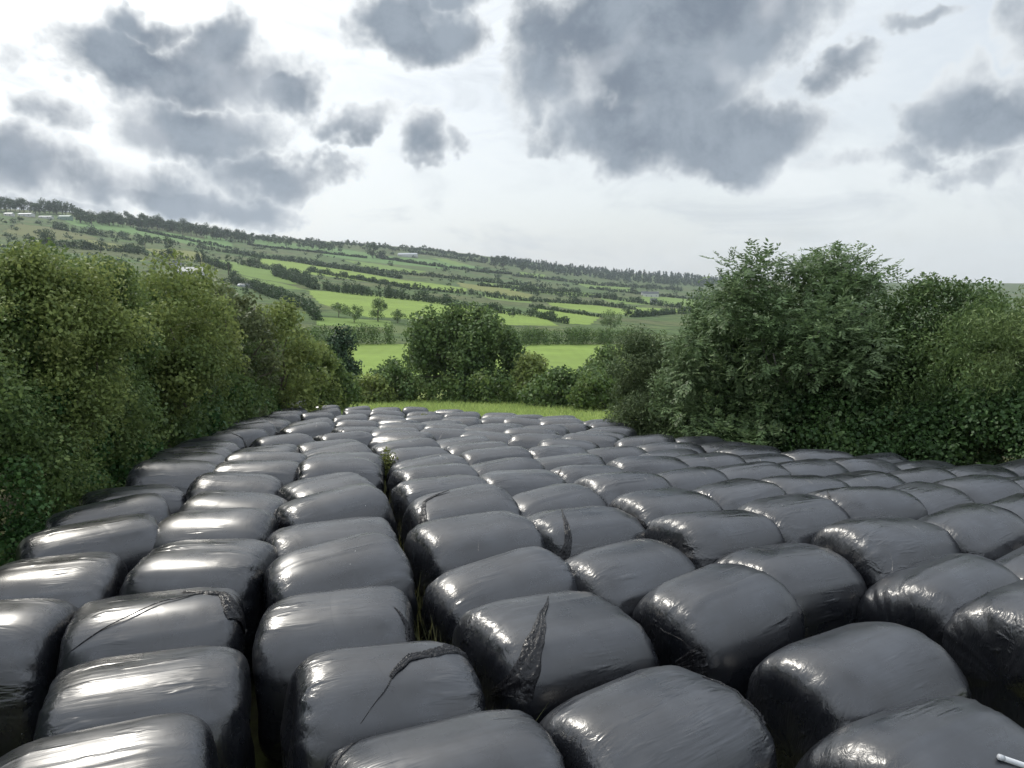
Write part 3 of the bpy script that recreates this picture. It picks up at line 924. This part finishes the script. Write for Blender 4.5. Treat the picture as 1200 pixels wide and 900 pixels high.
# ------------------------------------------------------------------ far hedges: (pixels along the foot, height in pixels)
FAR = [
 ([(358, 404), (400, 404), (462, 403)], 24, 'thick clipped hedge behind the near bright field, left of the middle tree', 'mid'),
 ([(590, 404), (660, 404), (735, 402)], 20, 'thick clipped hedge behind the near bright field, right of the middle tree', 'mid'),
 ([(270, 332), (300, 340), (330, 352), (362, 364), (372, 376)], 12, 'ragged line of bushes running down just above the left hedge', 'far'),
 ([(378, 340), (420, 346), (452, 349), (500, 354)], 13, 'dark tree-like hedge along the top of the big bright field', 'far'),
 ([(500, 354), (550, 362), (590, 368), (630, 372), (665, 380)], 10, 'dark bushy hedge along the upper right of the big bright field', 'far'),
 ([(320, 322), (345, 330), (372, 340)], 12, 'clump hedge climbing left from the big bright field', 'far'),
 ([(280, 310), (320, 317), (362, 326)], 8, 'dark hedge below the narrow olive field on the left slope', 'far'),
 ([(362, 318), (420, 328), (480, 339), (545, 345)], 6, 'thin hedge below the long bright strip field', 'far'),
 ([(230, 291), (290, 300), (350, 308), (400, 316), (470, 327)], 6, 'scrubby hedge along the top of the long bright strip field', 'far'),
 ([(550, 345), (600, 352), (650, 355), (700, 358), (745, 363)], 6, 'line of round bushes across the mid valley on the right', 'far'),
 ([(620, 360), (660, 366), (705, 372)], 5, 'thin hedge between the two small bright fields on the right', 'far'),
 ([(600, 341), (650, 345), (700, 349), (750, 356), (800, 362)], 7, 'dark hedge with trees in front of the white houses', 'far'),
 ([(160, 270), (200, 278), (272, 292)], 4, 'low hedge under the blue-green field on the left slope', 'far'),
 ([(60, 268), (110, 276), (160, 283), (210, 288)], 8, 'dense dark hedge below the upper left green field', 'far'),
 ([(30, 285), (90, 292), (150, 296), (170, 296)], 9, 'band of bushes just above the left hedge top', 'far'),
 ([(150, 297), (190, 302), (240, 308), (270, 318)], 9, 'bush row behind the pale roofed farmhouse', 'far'),
 ([(290, 287), (360, 295), (430, 303)], 3, 'thin hedge along the lower side of the upper central field', 'far'),
 ([(270, 296), (330, 304), (395, 313), (440, 318)], 5, 'broken scrub line on the brown hillside left of the centre', 'far'),
 ([(440, 302), (500, 311), (560, 319), (600, 322)], 4, 'hedge crossing the hillside below the long grey shed', 'far'),
 ([(430, 318), (500, 324), (570, 331), (640, 337)], 5, 'scrub line across the middle of the rough brown hillside', 'far'),
 ([(560, 335), (620, 340), (680, 343)], 5, 'bushes on the rough ground left of the white houses', 'far'),
 ([(480, 297), (530, 303), (570, 309)], 4, 'ridge hedge right of the long grey shed', 'far'),
 ([(600, 324), (660, 330), (740, 337), (800, 341)], 5, 'hedge below the dark conifer plantation', 'far'),
 ([(690, 338), (740, 344), (800, 350), (830, 352)], 4, 'hedge behind the white houses on the right', 'far'),
 ([(740, 372), (790, 368), (830, 368)], 8, 'hedge partly hidden by the big ash tree', 'far'),
]
for k, (pl, hp, lb, mt) in enumerate(FAR):
    pts = []
    for a, b in pl:
        g_ = on_ground(a, b, 80.)
        pts.append((g_, hp * (.92 if hp < 14 else 1) / F * g_.y))
    Dm = sum(p[0].y for p in pts) / len(pts)
    hedge_run('hedge', pts, lb, mt, 100 + k, 'hedges dividing the far fields', leaf=max(.35, Dm * .0016), gap=.28 if hp < 9 else .08,
              hvar=.45 if hp < 14 else .12, dens=1.0)

# scattered bushes of the rough ground: too many and too small to count, one mass
def scrub(seed, n, box, hp, mat='far'):
    rg = np.random.default_rng(seed)
    C, Rd, S = [], [], []
    for i in range(n):
        a = rg.uniform(box[0], box[2]); b = rg.uniform(box[1], box[3])
        sky = np.interp(a, SKY_PX, SKY_PY)
        if b < sky + 3: continue
        skip = False
        for poly, kind in FIELDS:
            xs = [p[0] for p in poly]; ys = [p[1] for p in poly]
            if kind != 'tan' and min(xs) < a < max(xs):
                # inside test in plan
                ins = False; j = len(poly) - 1
                for q in range(len(poly)):
                    if (ys[q] > b) != (ys[j] > b) and a < (xs[j] - xs[q]) * (b - ys[q]) / (ys[j] - ys[q]) + xs[q]: ins = not ins
                    j = q
                if ins: skip = True; break
        if skip: continue
        g_ = on_ground(a, b, 90.)
        h = min(9., hp * rg.uniform(.4, 1.1) / F * g_.y)
        C.append((g_.x, g_.y, g_.z + h * .35)); Rd.append((h * rg.uniform(.5, 1.2), h * .6, h * .55)); S.append(max(.4, g_.y * .0016))
    C = np.array(C); Rd = np.array(Rd); S = np.array(S)
    me = foliage_mesh('scrub', C, Rd, S, np.clip(5 * (Rd[:, 0] / S) ** 2, 8, 300), seed, aspect=.9, outward=1.1)
    o = link('scrub', me, M[mat])
    return tag(o, 'scattered gorse and thorn scrub dotted over the rough far hillsides', 'scrub', None, 'stuff')
C_ = scrub(301, 1500, (0, 255, 830, 352), 5)

# ------------------------------------------------------------------ conifer plantation on the right-hand ridge
def wood(name, poly, label, seed, n, hpx, conic=True):
    rg = np.random.default_rng(seed)
    xs = [p[0] for p in poly]; ys = [p[1] for p in poly]
    C, Rd, S = [], [], []
    while len(C) < n * 2:
        a = rg.uniform(min(xs), max(xs)); b = rg.uniform(min(ys), max(ys))
        ins = False; j = len(poly) - 1
        for q in range(len(poly)):
            if (ys[q] > b) != (ys[j] > b) and a < (xs[j] - xs[q]) * (b - ys[q]) / (ys[j] - ys[q]) + xs[q]: ins = not ins
            j = q
        if not ins: continue
        g_ = on_ground(a, b, 300.)
        h = hpx * rg.uniform(.7, 1.15) / F * g_.y
        C.append((g_.x, g_.y, g_.z + h * .35)); Rd.append((h * .3, h * .3, h * .4))
        C.append((g_.x, g_.y, g_.z + h * .72)); Rd.append((h * .15, h * .15, h * .3))
        S += [g_.y * .0014] * 2
    C = np.array(C); Rd = np.array(Rd); S = np.array(S)
    me = foliage_mesh(name, C, Rd, S, 22, seed, aspect=.9, outward=1.2)
    return tag(link(name, me, M['conifer']), label, 'wood', None, 'stuff')
wood('conifer_wood', [(560, 306), (590, 305), (640, 311), (700, 318), (800, 325), (850, 329), (850, 336), (790, 335), (720, 329), (650, 321), (600, 314)],
     'dark conifer plantation along the far ridge in the centre right', 311, 700, 6)

# ------------------------------------------------------------------ trees of the left skyline and lone trees
def tree_far(px, py, hp, wp, label, seed, mat='far', name='far_tree', group=None, dmin=90.):
    g_ = on_ground(px, py, dmin)
    D = g_.y
    h, w = hp / F * D, wp / F * D
    rg = np.random.default_rng(seed)
    n = 16
    a = rg.random(n) * 6.28; zf = rg.random(n)
    pr = np.sqrt(np.clip(1 - (2 * zf - 1) ** 2, .1, 1)) * rg.random(n) ** .5
    C = np.stack([np.cos(a) * pr * w * .36, np.sin(a) * pr * w * .36, h * (.25 + .62 * zf)], 1)
    Rc = np.full(n, min(w, h) * .19) * (.7 + .6 * rg.random(n))
    e = empty(name, g_, label, 'tree', group)
    leaf = max(.3, D * .0012)
    link('crown', foliage_mesh(name, C, Rc, leaf, np.clip(7 * (Rc / leaf) ** 2, 10, 500), seed, aspect=.9, outward=1.), M[mat], e)
    th = max(.15, h * .03)
    rr = random.Random(seed)
    link('trunk', tubes_mesh(name, [limb((0, 0, -.5), (0, 0, h * .5), th, th * .6, 4, .02, rr), limb((0, 0, h * .25), C[0], th * .6, th * .2, 4, .03, rr),
         limb((0, 0, h * .3), C[1], th * .6, th * .2, 4, .03, rr)], 5), M['bark'], e)
    return e
LONE = [
 (443, 377, 27, 30, 'open spreading lone tree in the bright field left of the centre'),
 (415, 378, 20, 40, 'round dark bush tree left of the spreading lone tree'),
 (466, 379, 16, 24, 'small round tree right of the spreading lone tree'),
 (397, 372, 18, 30, 'dark leafy tree at the left end of the big bright field'),
 (716, 388, 24, 42, 'large rounded tree beside the small bright fields on the right'),
 (199, 312, 38, 16, 'tall narrow poplar tree rising above the pale farmhouse'),
 (235, 312, 22, 15, 'dark tree on the right of the pale farmhouse'),
 (268, 322, 26, 10, 'slim tree between the farmhouse and the silver tunnel shed'),
 (437, 303, 18, 20, 'dark tree clump left of the long grey shed'),
 (448, 304, 12, 14, 'small tree at the left end of the long grey shed'),
 (590, 316, 16, 18, 'tall dark tree group on the central skyline'),
 (612, 318, 13, 20, 'second tall tree group on the central skyline'),
 (580, 314, 14, 10, 'slim dark tree left of the central skyline group'),
 (672, 356, 10, 16, 'round bush tree in the mid valley left of the white houses'),
 (744, 344, 9, 14, 'dark tree just left of the upper white house'),
 (805, 325, 6, 14, 'small lone clump of trees on the right-hand skyline'),
 (816, 327, 5, 9, 'smaller tree right of the skyline clump'),
 (55, 290, 22, 26, 'dark round tree above the far left hedge shrub'),
 (118, 296, 14, 26, 'wide dark bush tree above the left hedge'),
 (25, 300, 16, 28, 'dark bush tree at the far left edge above the hedge'),
 (300, 312, 14, 22, 'rounded dark tree above the silver tunnel shed'),
 (600, 372, 12, 18, 'dark tree in the hedge right above the middle tree'),
 (735, 372, 12, 16, 'small tree beside the large rounded tree on the right'),
 (170, 290, 12, 20, 'dark tree in the scrub left of the poplar'),
]
for k, (a, b, hp, wp, lb) in enumerate(LONE):
    tree_far(a, b, hp, wp, lb, 400 + k, 'mid' if k < 5 else 'far', 'field_tree' if k else 'lone_tree')
# treeline on the ridge
rt = random.Random(5)
k = 0
x = -6
while x < 560:
    sky = float(np.interp(x, SKY_PX, SKY_PY))
    hp = rt.uniform(9, 14) if x < 290 else rt.uniform(4, 8)
    back_ = 0 <= x < 92
    tree_far(x, sky + (rt.uniform(3, 5) if back_ else rt.uniform(1.5, 5) + (7 if x < 300 else 2)), hp * (1.25 if x < 300 else 1), hp * rt.uniform(1.1, 1.9),
             'dark rounded tree in the treeline along the left ridge top' if x < 290 else 'small tree in the thin treeline along the central ridge top',
             500 + k, 'far', 'ridge_tree', 'trees along the left ridge' if x < 290 else 'trees along the central ridge')
    x += hp * (rt.uniform(.34, .62) if x < 290 else rt.uniform(.5, .8)); k += 1
# second, lower row seen against the slope
x = 95
while x < 400:
    base = float(np.interp(x, [95, 150, 200, 270, 340, 400], [262, 266, 270, 279, 289, 296]))
    hp = rt.uniform(10, 16) if x < 240 else rt.uniform(6, 11)
    tree_far(x, base + rt.uniform(-1, 1), hp, hp * rt.uniform(.9, 1.4), 'dark tree in the lower belt of trees below the left ridge top', 700 + k, 'far',
             'belt_tree', 'trees of the belt below the left ridge')
    x += hp * rt.uniform(.5, 1.0); k += 1

# ------------------------------------------------------------------ farm buildings
M['white'] = plain('white_render', (.55, .55, .53), .8)
M['tin'] = plain('galvanised_roof', (.36, .39, .41), .45)
M['green_tin'] = plain('green_sheeting', (.22, .30, .25), .6)
M['slate'] = plain('slate_roof', (.09, .10, .11), .7)
M['pale_roof'] = plain('pale_tiles', (.50, .50, .46), .7)
M['glass'] = plain('dark_glass', (.03, .035, .04), .2)
M['pole'] = plain('weathered_pole', (.35, .34, .33), .6)
def box_mesh(name, x0, x1, y0, y1, z0, z1):
    v = [(x, y, z) for x in (x0, x1) for y in (y0, y1) for z in (z0, z1)]
    f = [(0, 1, 3, 2), (4, 6, 7, 5), (0, 4, 5, 1), (2, 3, 7, 6), (0, 2, 6, 4), (1, 5, 7, 3)]
    me = bpy.data.meshes.new(name); me.from_pydata(v, [], f); me.update(); return me
def building(px, py, wpx, name, label, L=None, Wd=7., hw=3., hr=2., wall='white', roof='slate', rz=0., windows=3, arch=False, chimney=False, cat='house'):
    g_ = on_ground(px, py, 90.)
    L = wpx / F * g_.y
    e = empty(name, g_, label, cat, None, rz)
    x0, x1, y0, y1 = -L / 2, L / 2, -Wd / 2, Wd / 2
    # gabled walls
    v = [(x0, y0, -1), (x1, y0, -1), (x1, y1, -1), (x0, y1, -1), (x0, y0, hw), (x1, y0, hw), (x1, y1, hw), (x0, y1, hw), (x0, 0, hw + hr), (x1, 0, hw + hr)]
    f = [(0, 1, 5, 4), (2, 3, 7, 6), (1, 2, 6, 9, 5), (3, 0, 4, 8, 7)]
    me = bpy.data.meshes.new('wall'); me.from_pydata(v, [], f); me.update()
    link('wall', me, M[wall], e)
    o_, t = .35, .15
    def slab(s):
        k_ = hr / (Wd / 2)
        a = [(x0 - o_, s * (Wd / 2 + o_), hw - k_ * o_ + .05), (x1 + o_, s * (Wd / 2 + o_), hw - k_ * o_ + .05), (x1 + o_, 0, hw + hr + .05), (x0 - o_, 0, hw + hr + .05)]
        return a + [(p, q, r + t) for p, q, r in a]
    vv, ff = [], []
    if arch:
        n = 8
        for i in range(n + 1):
            an = math.pi * i / n
            for xx in (x0 - .1, x1 + .1): vv.append((xx, -math.cos(an) * (Wd / 2 + .1), hw + .05 + math.sin(an) * hr))
        for i in range(n): ff.append((2 * i, 2 * i + 1, 2 * i + 3, 2 * i + 2))
        ff.append(tuple(2 * i for i in range(n + 1))[::-1]); ff.append(tuple(2 * i + 1 for i in range(n + 1)))
    else:
        for s in (-1, 1):
            b = len(vv); vv += slab(s)
            ff += [(b, b + 1, b + 2, b + 3), (b + 4, b + 7, b + 6, b + 5), (b, b + 4, b + 5, b + 1), (b + 1, b + 5, b + 6, b + 2), (b + 3, b + 2, b + 6, b + 7), (b, b + 3, b + 7, b + 4)]
    me = bpy.data.meshes.new('roof'); me.from_pydata(vv, [], ff); me.update()
    rf = link('roof', me, M[roof], e)
    if chimney:
        link('chimney', box_mesh('chimney', x1 - 1.2, x1 - .4, -.4, .4, hw + hr - .4, hw + hr + 1.0), M[wall], rf)
    for i in range(windows):
        cx = x0 + L * (i + .5) / windows
        if windows > 1 and i == windows // 2:
            link('door', box_mesh('door', cx - .5, cx + .5, y0 - .06, y0 + .1, 0, 2.1), M['slate'], e)
        else:
            link('window', box_mesh('window', cx - .6, cx + .6, y0 - .05, y0 + .1, 1.0, 2.2), M['glass'], e)
    return e
building(225, 323, 26, 'farmhouse', 'pale roofed farmhouse showing above the left hedge', Wd=9, hw=3.0, hr=2.6, roof='pale_roof', rz=.15, chimney=True)
building(207, 316, 9, 'farmhouse', 'small white gabled house left of the pale roofed farmhouse', Wd=6, hw=4, hr=2, rz=.9, windows=2)
building(290, 337, 17, 'tunnel_shed', 'silver rounded shed glinting just above the left hedge', Wd=8, hw=.8, hr=2., roof='tin', rz=-.2, windows=0, arch=True, cat='shed')
building(31, 254, 16, 'farm_shed', 'long white farm shed on the far left skyline', Wd=10, hw=3.4, hr=1.5, wall='white', roof='tin', rz=-.1, cat='shed')
building(11, 253, 9, 'farm_shed', 'short white farm shed at the far left end of the skyline', Wd=8, hw=3, hr=1.4, roof='tin', windows=2, cat='shed')
building(54, 256, 14, 'farm_shed', 'low white shed between the long shed and the green one', Wd=9, hw=2.6, hr=1.2, roof='tin', windows=2, cat='shed')
building(77, 258, 13, 'farm_shed', 'tall grey-green barn at the right end of the skyline farm', Wd=11, hw=5.0, hr=2.0, wall='green_tin', roof='green_tin', windows=2, cat='shed')
building(478, 301, 22, 'farm_shed', 'long grey-white shed high on the central hillside', Wd=14, hw=5, hr=3, roof='tin', cat='shed', rz=-.1)
building(763, 348, 17, 'farmhouse', 'larger white house in the valley on the right', Wd=8, hw=5, hr=3, chimney=True, rz=-.1)
building(755, 346, 7, 'farmhouse', 'small white outbuilding left of the larger white house', Wd=6, hw=4, hr=2, windows=2)
building(766, 356, 7, 'farmhouse', 'small white cottage below the larger white house', Wd=7, hw=3.5, hr=2.6, windows=2)
g_ = on_ground(34, 253, 90.)
e = empty('telegraph_pole', g_, 'tall thin pole rising over the skyline farm at far left', 'pole')
link('pole', tubes_mesh('pole', [([(0, 0, -1), (0, 0, 18)], [.3, .18])], 8), M['pole'], e)
link('crossarm', box_mesh('crossarm', -1.4, 1.4, -.1, .1, 16.2, 16.5), M['pole'], e)

# ------------------------------------------------------------------ grass and weeds
def blades(name, xs, ys, hh, wd, seed, mat, label, cat, headed=False):
    rg = np.random.default_rng(seed); n = len(xs)
    z = ground_z(xs, ys)
    B = np.stack([xs, ys, z - .02], 1)
    d = rg.normal(size=(n, 3)) * .28; d[:, 2] = 1
    a = rg.random(n) * 6.28
    s = np.stack([np.cos(a), np.sin(a), 0 * a], 1) * (wd / 2)[:, None]
    mid = B + d * (hh * .55)[:, None]; tip = B + d * hh[:, None] + np.stack([d[:, 0], d[:, 1], 0 * a - .1], 1) * (hh * .35)[:, None]
    V = np.stack([B - s, B + s, mid + s * .8, mid - s * .8, tip], 1).reshape(-1, 3)
    o5 = np.arange(n) * 5
    q = np.stack([o5, o5 + 1, o5 + 2, o5 + 3], 1); t = np.stack([o5 + 3, o5 + 2, o5 + 4], 1)
    me = bpy.data.meshes.new(name)
    me.vertices.add(5 * n); me.vertices.foreach_set('co', V.ravel())
    me.loops.add(7 * n); me.loops.foreach_set('vertex_index', np.concatenate([q.ravel(), t.ravel()]))
    me.polygons.add(2 * n); me.polygons.foreach_set('loop_start', np.concatenate([np.arange(n) * 4, 4 * n + np.arange(n) * 3]))
    me.update()
    lf = rg.random(n).astype(np.float32); cl = rg.random(n).astype(np.float32)
    at = me.attributes.new('leaf', 'FLOAT', 'FACE'); at.data.foreach_set('value', np.concatenate([lf, lf]))
    at = me.attributes.new('clump', 'FLOAT', 'FACE'); at.data.foreach_set('value', np.concatenate([cl, cl]))
    return tag(link(name, me, M[mat]), label, cat, None, 'stuff')
n = 60000
ys = rng.uniform(37, 64, n); xs = rng.uniform(-.36, .28, n) * ys
blades('grass', xs, ys, rng.uniform(.25, .6, n), rng.uniform(.03, .07, n), 801, 'grass', 'strip of long yellow-green grass between the last bales and the trees', 'grass')
# weeds along the open gap between the two middle columns
L3 = [P[i] for i in order['left of the weedy gap']]; R1 = [P[i] for i in order['right of the weedy gap']]
L3 = sorted(L3, key=lambda p: p[1]); R1 = sorted(R1, key=lambda p: p[1])
n = 5200
ys = rng.uniform(4.6, 15, n)
lx = np.interp(ys, [p[1] for p in L3], [p[0] for p in L3]); rx = np.interp(ys, [p[1] for p in R1[1:]], [p[0] for p in R1[1:]])
xs = (lx + rx) / 2 + rng.normal(size=n) * .10
blades('weeds', xs, ys, rng.uniform(.35, .95, n), rng.uniform(.012, .03, n), 802, 'dry', 'straggly weeds and grass in the open gap between the middle columns', 'weeds')
def weed_plant(px, py, D, h, w, label, seed, mat='weed'):
    s, m = pix(px, py)
    x = s * D; top = -m * D
    g_ = gp(x, D)
    shrub('weed_plant', g_, w, w, (top - g_.z) * .96, mat, label, 'plant', seed, leaf=.05, nclump=26, clump_r=.13, low=.5, trunk=.012, twigs=8, fill=.8)
weed_plant(453, 526, 12.6, 0, .30, 'bright yellow-green weed growing up through the bales at the gap end', 811)
weed_plant(496, 487, 27, 0, .7, 'small dry weed poking up among the farthest bales', 812)
weed_plant(729, 490, 21.5, 0, .8, 'pale tuft of weeds beside the bales at the foot of the willow bush', 813)

# ------------------------------------------------------------------ pipe lying on the front right bale
s0, m0 = pix(1170, 887)
fb = [i for i, it in enumerate(items) if abs(it[5] - 832.5) < .6 and it[6] > 1000][0]
print('front right bale', P[fb])
bpy.context.view_layer.update()
from mathutils.bvhtree import BVHTree
fo = [o for o in COL.objects if o.name.startswith('wrapped_bale') and (Vector(o.location[:2]) - Vector(P[fb])).length < 1e-3][0]
def ray_on(o, px, py):
    s, m = pix(px, py)
    d = Vector((s, 1, -m)).normalized()
    inv = o.matrix_world.inverted()
    ok, loc, nn, _ = o.ray_cast(inv @ Vector((0, 0, 0)), (inv.to_3x3() @ d).normalized())
    return (o.matrix_world @ loc, (o.matrix_world.to_3x3() @ nn).normalized()) if ok else (None, None)
a, na_ = ray_on(fo, 1170, 890); b, nb_ = ray_on(fo, 1240, 914)
if a is not None:
    if b is None: b = a + Vector((.28, -.05, -.03))
    dirp = (b - a).normalized()
    a2 = a + na_ * .018; b2 = a2 + dirp * .9 + Vector((0, 0, .05))
    e = empty('pipe', a2, 'thin pale grey pipe end lying on the front right bale', 'pipe')
    rr_ = .015
    link('tube', tubes_mesh('tube', [([Vector((0, 0, 0)), dirp * .3, (b2 - a2)], [rr_] * 3)], 16), plain('pale_paint', (.62, .64, .66), .35), e)
    link('end_cap', tubes_mesh('end_cap', [([-dirp * .006, dirp * .02], [rr_ * 1.08] * 2)], 16), plain('grey_cap', (.5, .52, .55), .4), e)

# ------------------------------------------------------------------ haze
_g = bpy.data.objects['ground'].data
_z = np.empty(len(_g.vertices) * 3); _g.vertices.foreach_get('co', _z); _z = _z[2::3]
bpy.context.view_layer.update()
_top = max(max((o.matrix_world @ Vector(c)).z for c in o.bound_box) for o in COL.objects if o.type == 'MESH')
print('ground z', _z.min(), _z.max(), 'top', _top)
me = box_mesh('haze', -5300, 5300, -5300, 5300, float(_z.min()) - 1, max(_top, 3) + 2)
hz = link('haze', me)
m, nt = new_mat('haze_air'); g = N(nt)
out = g.n('ShaderNodeOutputMaterial'); v = g.n('ShaderNodeVolumePrincipled')
v.inputs['Color'].default_value = (.84, .92, 1.0, 1); v.inputs['Density'].default_value = .00010
v.inputs['Anisotropy'].default_value = .2
g.l(v.outputs[0], out.inputs['Volume'])
me.materials.append(m)
tag(hz, kind='stuff')

# ------------------------------------------------------------------ sky and sun
SUN_AZ, SUN_EL = R_(-39), R_(45)       # azimuth from the view direction (+Y), left negative
w = bpy.data.worlds.new('World'); scene.world = w; w.use_nodes = True
nt = w.node_tree; nt.nodes.clear(); g = N(nt)
out = g.n('ShaderNodeOutputWorld'); bg = g.n('ShaderNodeBackground'); g.l(bg.outputs[0], out.inputs[0])
w.cycles.sampling_method = 'MANUAL'; w.cycles.sample_map_resolution = 512
bg.inputs['Strength'].default_value = .115
sky = g.n('ShaderNodeTexSky', sky_type='NISHITA'); sky.sun_disc = False
sky.sun_elevation = SUN_EL; sky.sun_rotation = SUN_AZ
sky.air_density = 1.0; sky.dust_density = 2.0; sky.ozone_density = 1.0
tc = g.n('ShaderNodeTexCoord'); dirv = tc.outputs['Generated']
sep = g.n('ShaderNodeSeparateXYZ'); g.l(dirv, sep.inputs[0])
azn = g.math('ARCTAN2', sep.outputs[0], sep.outputs[1])
eln = g.math('ARCSINE', sep.outputs[2])
ae = g.n('ShaderNodeCombineXYZ'); g.l(azn, ae.inputs[0]); g.l(eln, ae.inputs[1])
aev = ae.outputs[0]
def azel(px, py):
    s, m_ = pix(px, py)
    return math.atan(s), math.atan2(-m_, math.hypot(1, s))
CL = [  # x, y, rx, ry, strength
 (200, 80, 150, 42, 1.0), (165, 32, 48, 34, .9), (250, 50, 55, 40, .9), (345, 105, 42, 26, .9), (90, 75, 60, 26, .55),
 (42, 118, 55, 26, .8), (50, 195, 130, 44, .8), (190, 222, 150, 24, .8), (270, 235, 90, 14, .5), (215, 142, 110, 36, .9), (15, 172, 90, 42, .85), (325, 190, 80, 26, .75), (120, 205, 150, 34, .75), (60, 240, 120, 18, .6),
 (420, 148, 52, 20, .75), (497, 172, 34, 26, .8), (545, 180, 20, 12, .5), (495, 50, 70, 38, .85), (480, -10, 110, 30, .8), (590, 78, 40, 22, .5),
 (735, 62, 140, 72, 1.0), (775, 130, 105, 50, 1.0), (860, 150, 100, 46, .9), (830, 10, 120, 70, 1.0), (640, 50, 70, 60, .75), (975, 85, 48, 26, .7), (668, 150, 40, 22, .6),
 (1150, 140, 85, 40, .75), (1195, 60, 45, 45, .7), (1070, 35, 60, 18, .45), (1180, 200, 110, 26, .55), (990, 200, 60, 14, .4), (1090, 190, 60, 14, .4),
 (830, -160, 260, 80, .9), (150, -130, 200, 60, .7), (-260, 60, 170, 80, .8), (1450, -40, 200, 90, .8), (500, -260, 200, 50, .7)]
warp = g.noise(dirv, 5., 5, .62, out='Color')
wv = g.vmath('SUBTRACT', warp, (.5, .5, .5)); wsc = g.vmath('SCALE', wv); wsc.node.inputs[3].default_value = .17
aw = g.vmath('ADD', aev, wsc)
dens = None
for (a, b, rx, ry, st) in CL:
    A, E = azel(a, b)
    A2, _ = azel(a + rx, b); _, E2 = azel(a, b - ry)
    ra, re = abs(A2 - A), abs(E2 - E)
    dlt = g.vmath('SUBTRACT', aw, (A, E, 0))
    ra *= 1.12; re *= 1.08
    dsc = g.vmath('MULTIPLY', dlt, (1 / ra, 1 / re, 0))
    ln = g.vmath('LENGTH', dsc, out=1)
    f = g.ramp(ln, 0., 1.9, st * 1.05, 0.)
    dens = f if dens is None else g.math('SMOOTH_MAX', dens, f, .12) if False else (f if dens is None else g.math('MAXIMUM', dens, f))
n1 = g.noise(dirv, 10., 8, .62, .2)
n2 = g.noise(dirv, 2.6, 6, .55)
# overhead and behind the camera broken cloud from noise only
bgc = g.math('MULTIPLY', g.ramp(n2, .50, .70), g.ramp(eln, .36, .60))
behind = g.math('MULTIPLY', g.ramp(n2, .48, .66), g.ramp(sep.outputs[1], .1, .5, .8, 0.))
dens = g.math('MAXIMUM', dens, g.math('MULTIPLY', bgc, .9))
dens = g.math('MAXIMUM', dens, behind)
dn = g.math('ADD', dens, g.math('MULTIPLY', g.math('SUBTRACT', n1, .5), 1.2))
soft = g.noise(g.mapping(dirv, sc=(1, 1, 3.)), 4.5, 6, .6, .8)
r1 = g.noise(dirv, 6., 4, .5, .2); shd = g.noise(g.vmath('ADD', dirv, (-.5 * .035, .5 * .035, .035)), 6., 4, .5, .2)
relief = g.math('SUBTRACT', r1, shd)
cover = g.ramp(dn, .24, .46)
thick = g.ramp(g.math('SUBTRACT', dn, g.math('MULTIPLY', relief, .8)), .22, .80)
# glow round the veiled sun
sv = (math.sin(SUN_AZ) * math.cos(SUN_EL), math.cos(SUN_AZ) * math.cos(SUN_EL), math.sin(SUN_EL))
dt = g.vmath('DOT_PRODUCT', dirv, sv, out=1)
glow = g.math('POWER', g.math('MAXIMUM', dt, 0.), 5.5)
# thin milky veil over the blue
veil_n = g.noise(g.mapping(dirv, sc=(1, 1, 2.6)), 2.2, 6, .6, .6)
veil = g.ramp(veil_n, .3, .72, .70, .98)
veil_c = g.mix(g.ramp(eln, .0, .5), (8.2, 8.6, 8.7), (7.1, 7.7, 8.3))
veil_c = g.mix(g.ramp(eln, .36, .85), veil_c, (11.2, 12.2, 13.6))  # unseen overhead veil brightened on purpose, to lift the reflections on the bales
base = g.mix(veil, sky.outputs[0], veil_c)
edge = g.mix(glow, (7.2, 7.6, 7.9), (15., 15., 14.6))
core = g.mix(g.ramp(n1, .35, .65), (1.8, 2.2, 2.75), (3.0, 3.5, 4.1))
core = g.mix(g.ramp(relief, .0, .20, 0., .45), core, (6.2, 6.5, 6.9))
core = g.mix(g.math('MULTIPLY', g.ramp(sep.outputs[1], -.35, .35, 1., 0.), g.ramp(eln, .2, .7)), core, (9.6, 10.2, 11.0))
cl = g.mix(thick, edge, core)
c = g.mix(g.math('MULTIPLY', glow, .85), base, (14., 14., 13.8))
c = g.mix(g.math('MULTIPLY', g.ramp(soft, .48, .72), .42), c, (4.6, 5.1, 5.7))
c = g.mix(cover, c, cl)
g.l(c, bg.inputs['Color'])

sl = bpy.data.lights.new('Sun', 'SUN'); sl.energy = 2.05; sl.angle = R_(2.0); sl.color = (1., .95, .86)
so = bpy.data.objects.new('Sun', sl); COL.objects.link(so)
so.rotation_euler = Vector((-sv[0], -sv[1], -sv[2])).to_track_quat('-Z', 'Y').to_euler()

# ------------------------------------------------------------------ camera and render
cam = bpy.data.cameras.new('Camera'); cam.sensor_width = 36; cam.lens = 27.0
cam.clip_start = .05; cam.clip_end = 20000
co = bpy.data.objects.new('Camera', cam); COL.objects.link(co)
co.location = (0, 0, 0); co.rotation_euler = (math.pi / 2 - PITCH, 0, 0)
scene.camera = co
scene.view_settings.view_transform = 'Standard'; scene.view_settings.look = 'None'
scene.view_settings.exposure = 0; scene.view_settings.gamma = 1
cy = scene.cycles
cy.max_bounces = 6; cy.diffuse_bounces = 3; cy.glossy_bounces = 3; cy.transmission_bounces = 4; cy.volume_bounces = 0
cy.transparent_max_bounces = 8
cy.use_denoising = True
cy.sample_clamp_indirect = 8
cy.use_adaptive_sampling = True
cy.adaptive_threshold = .02
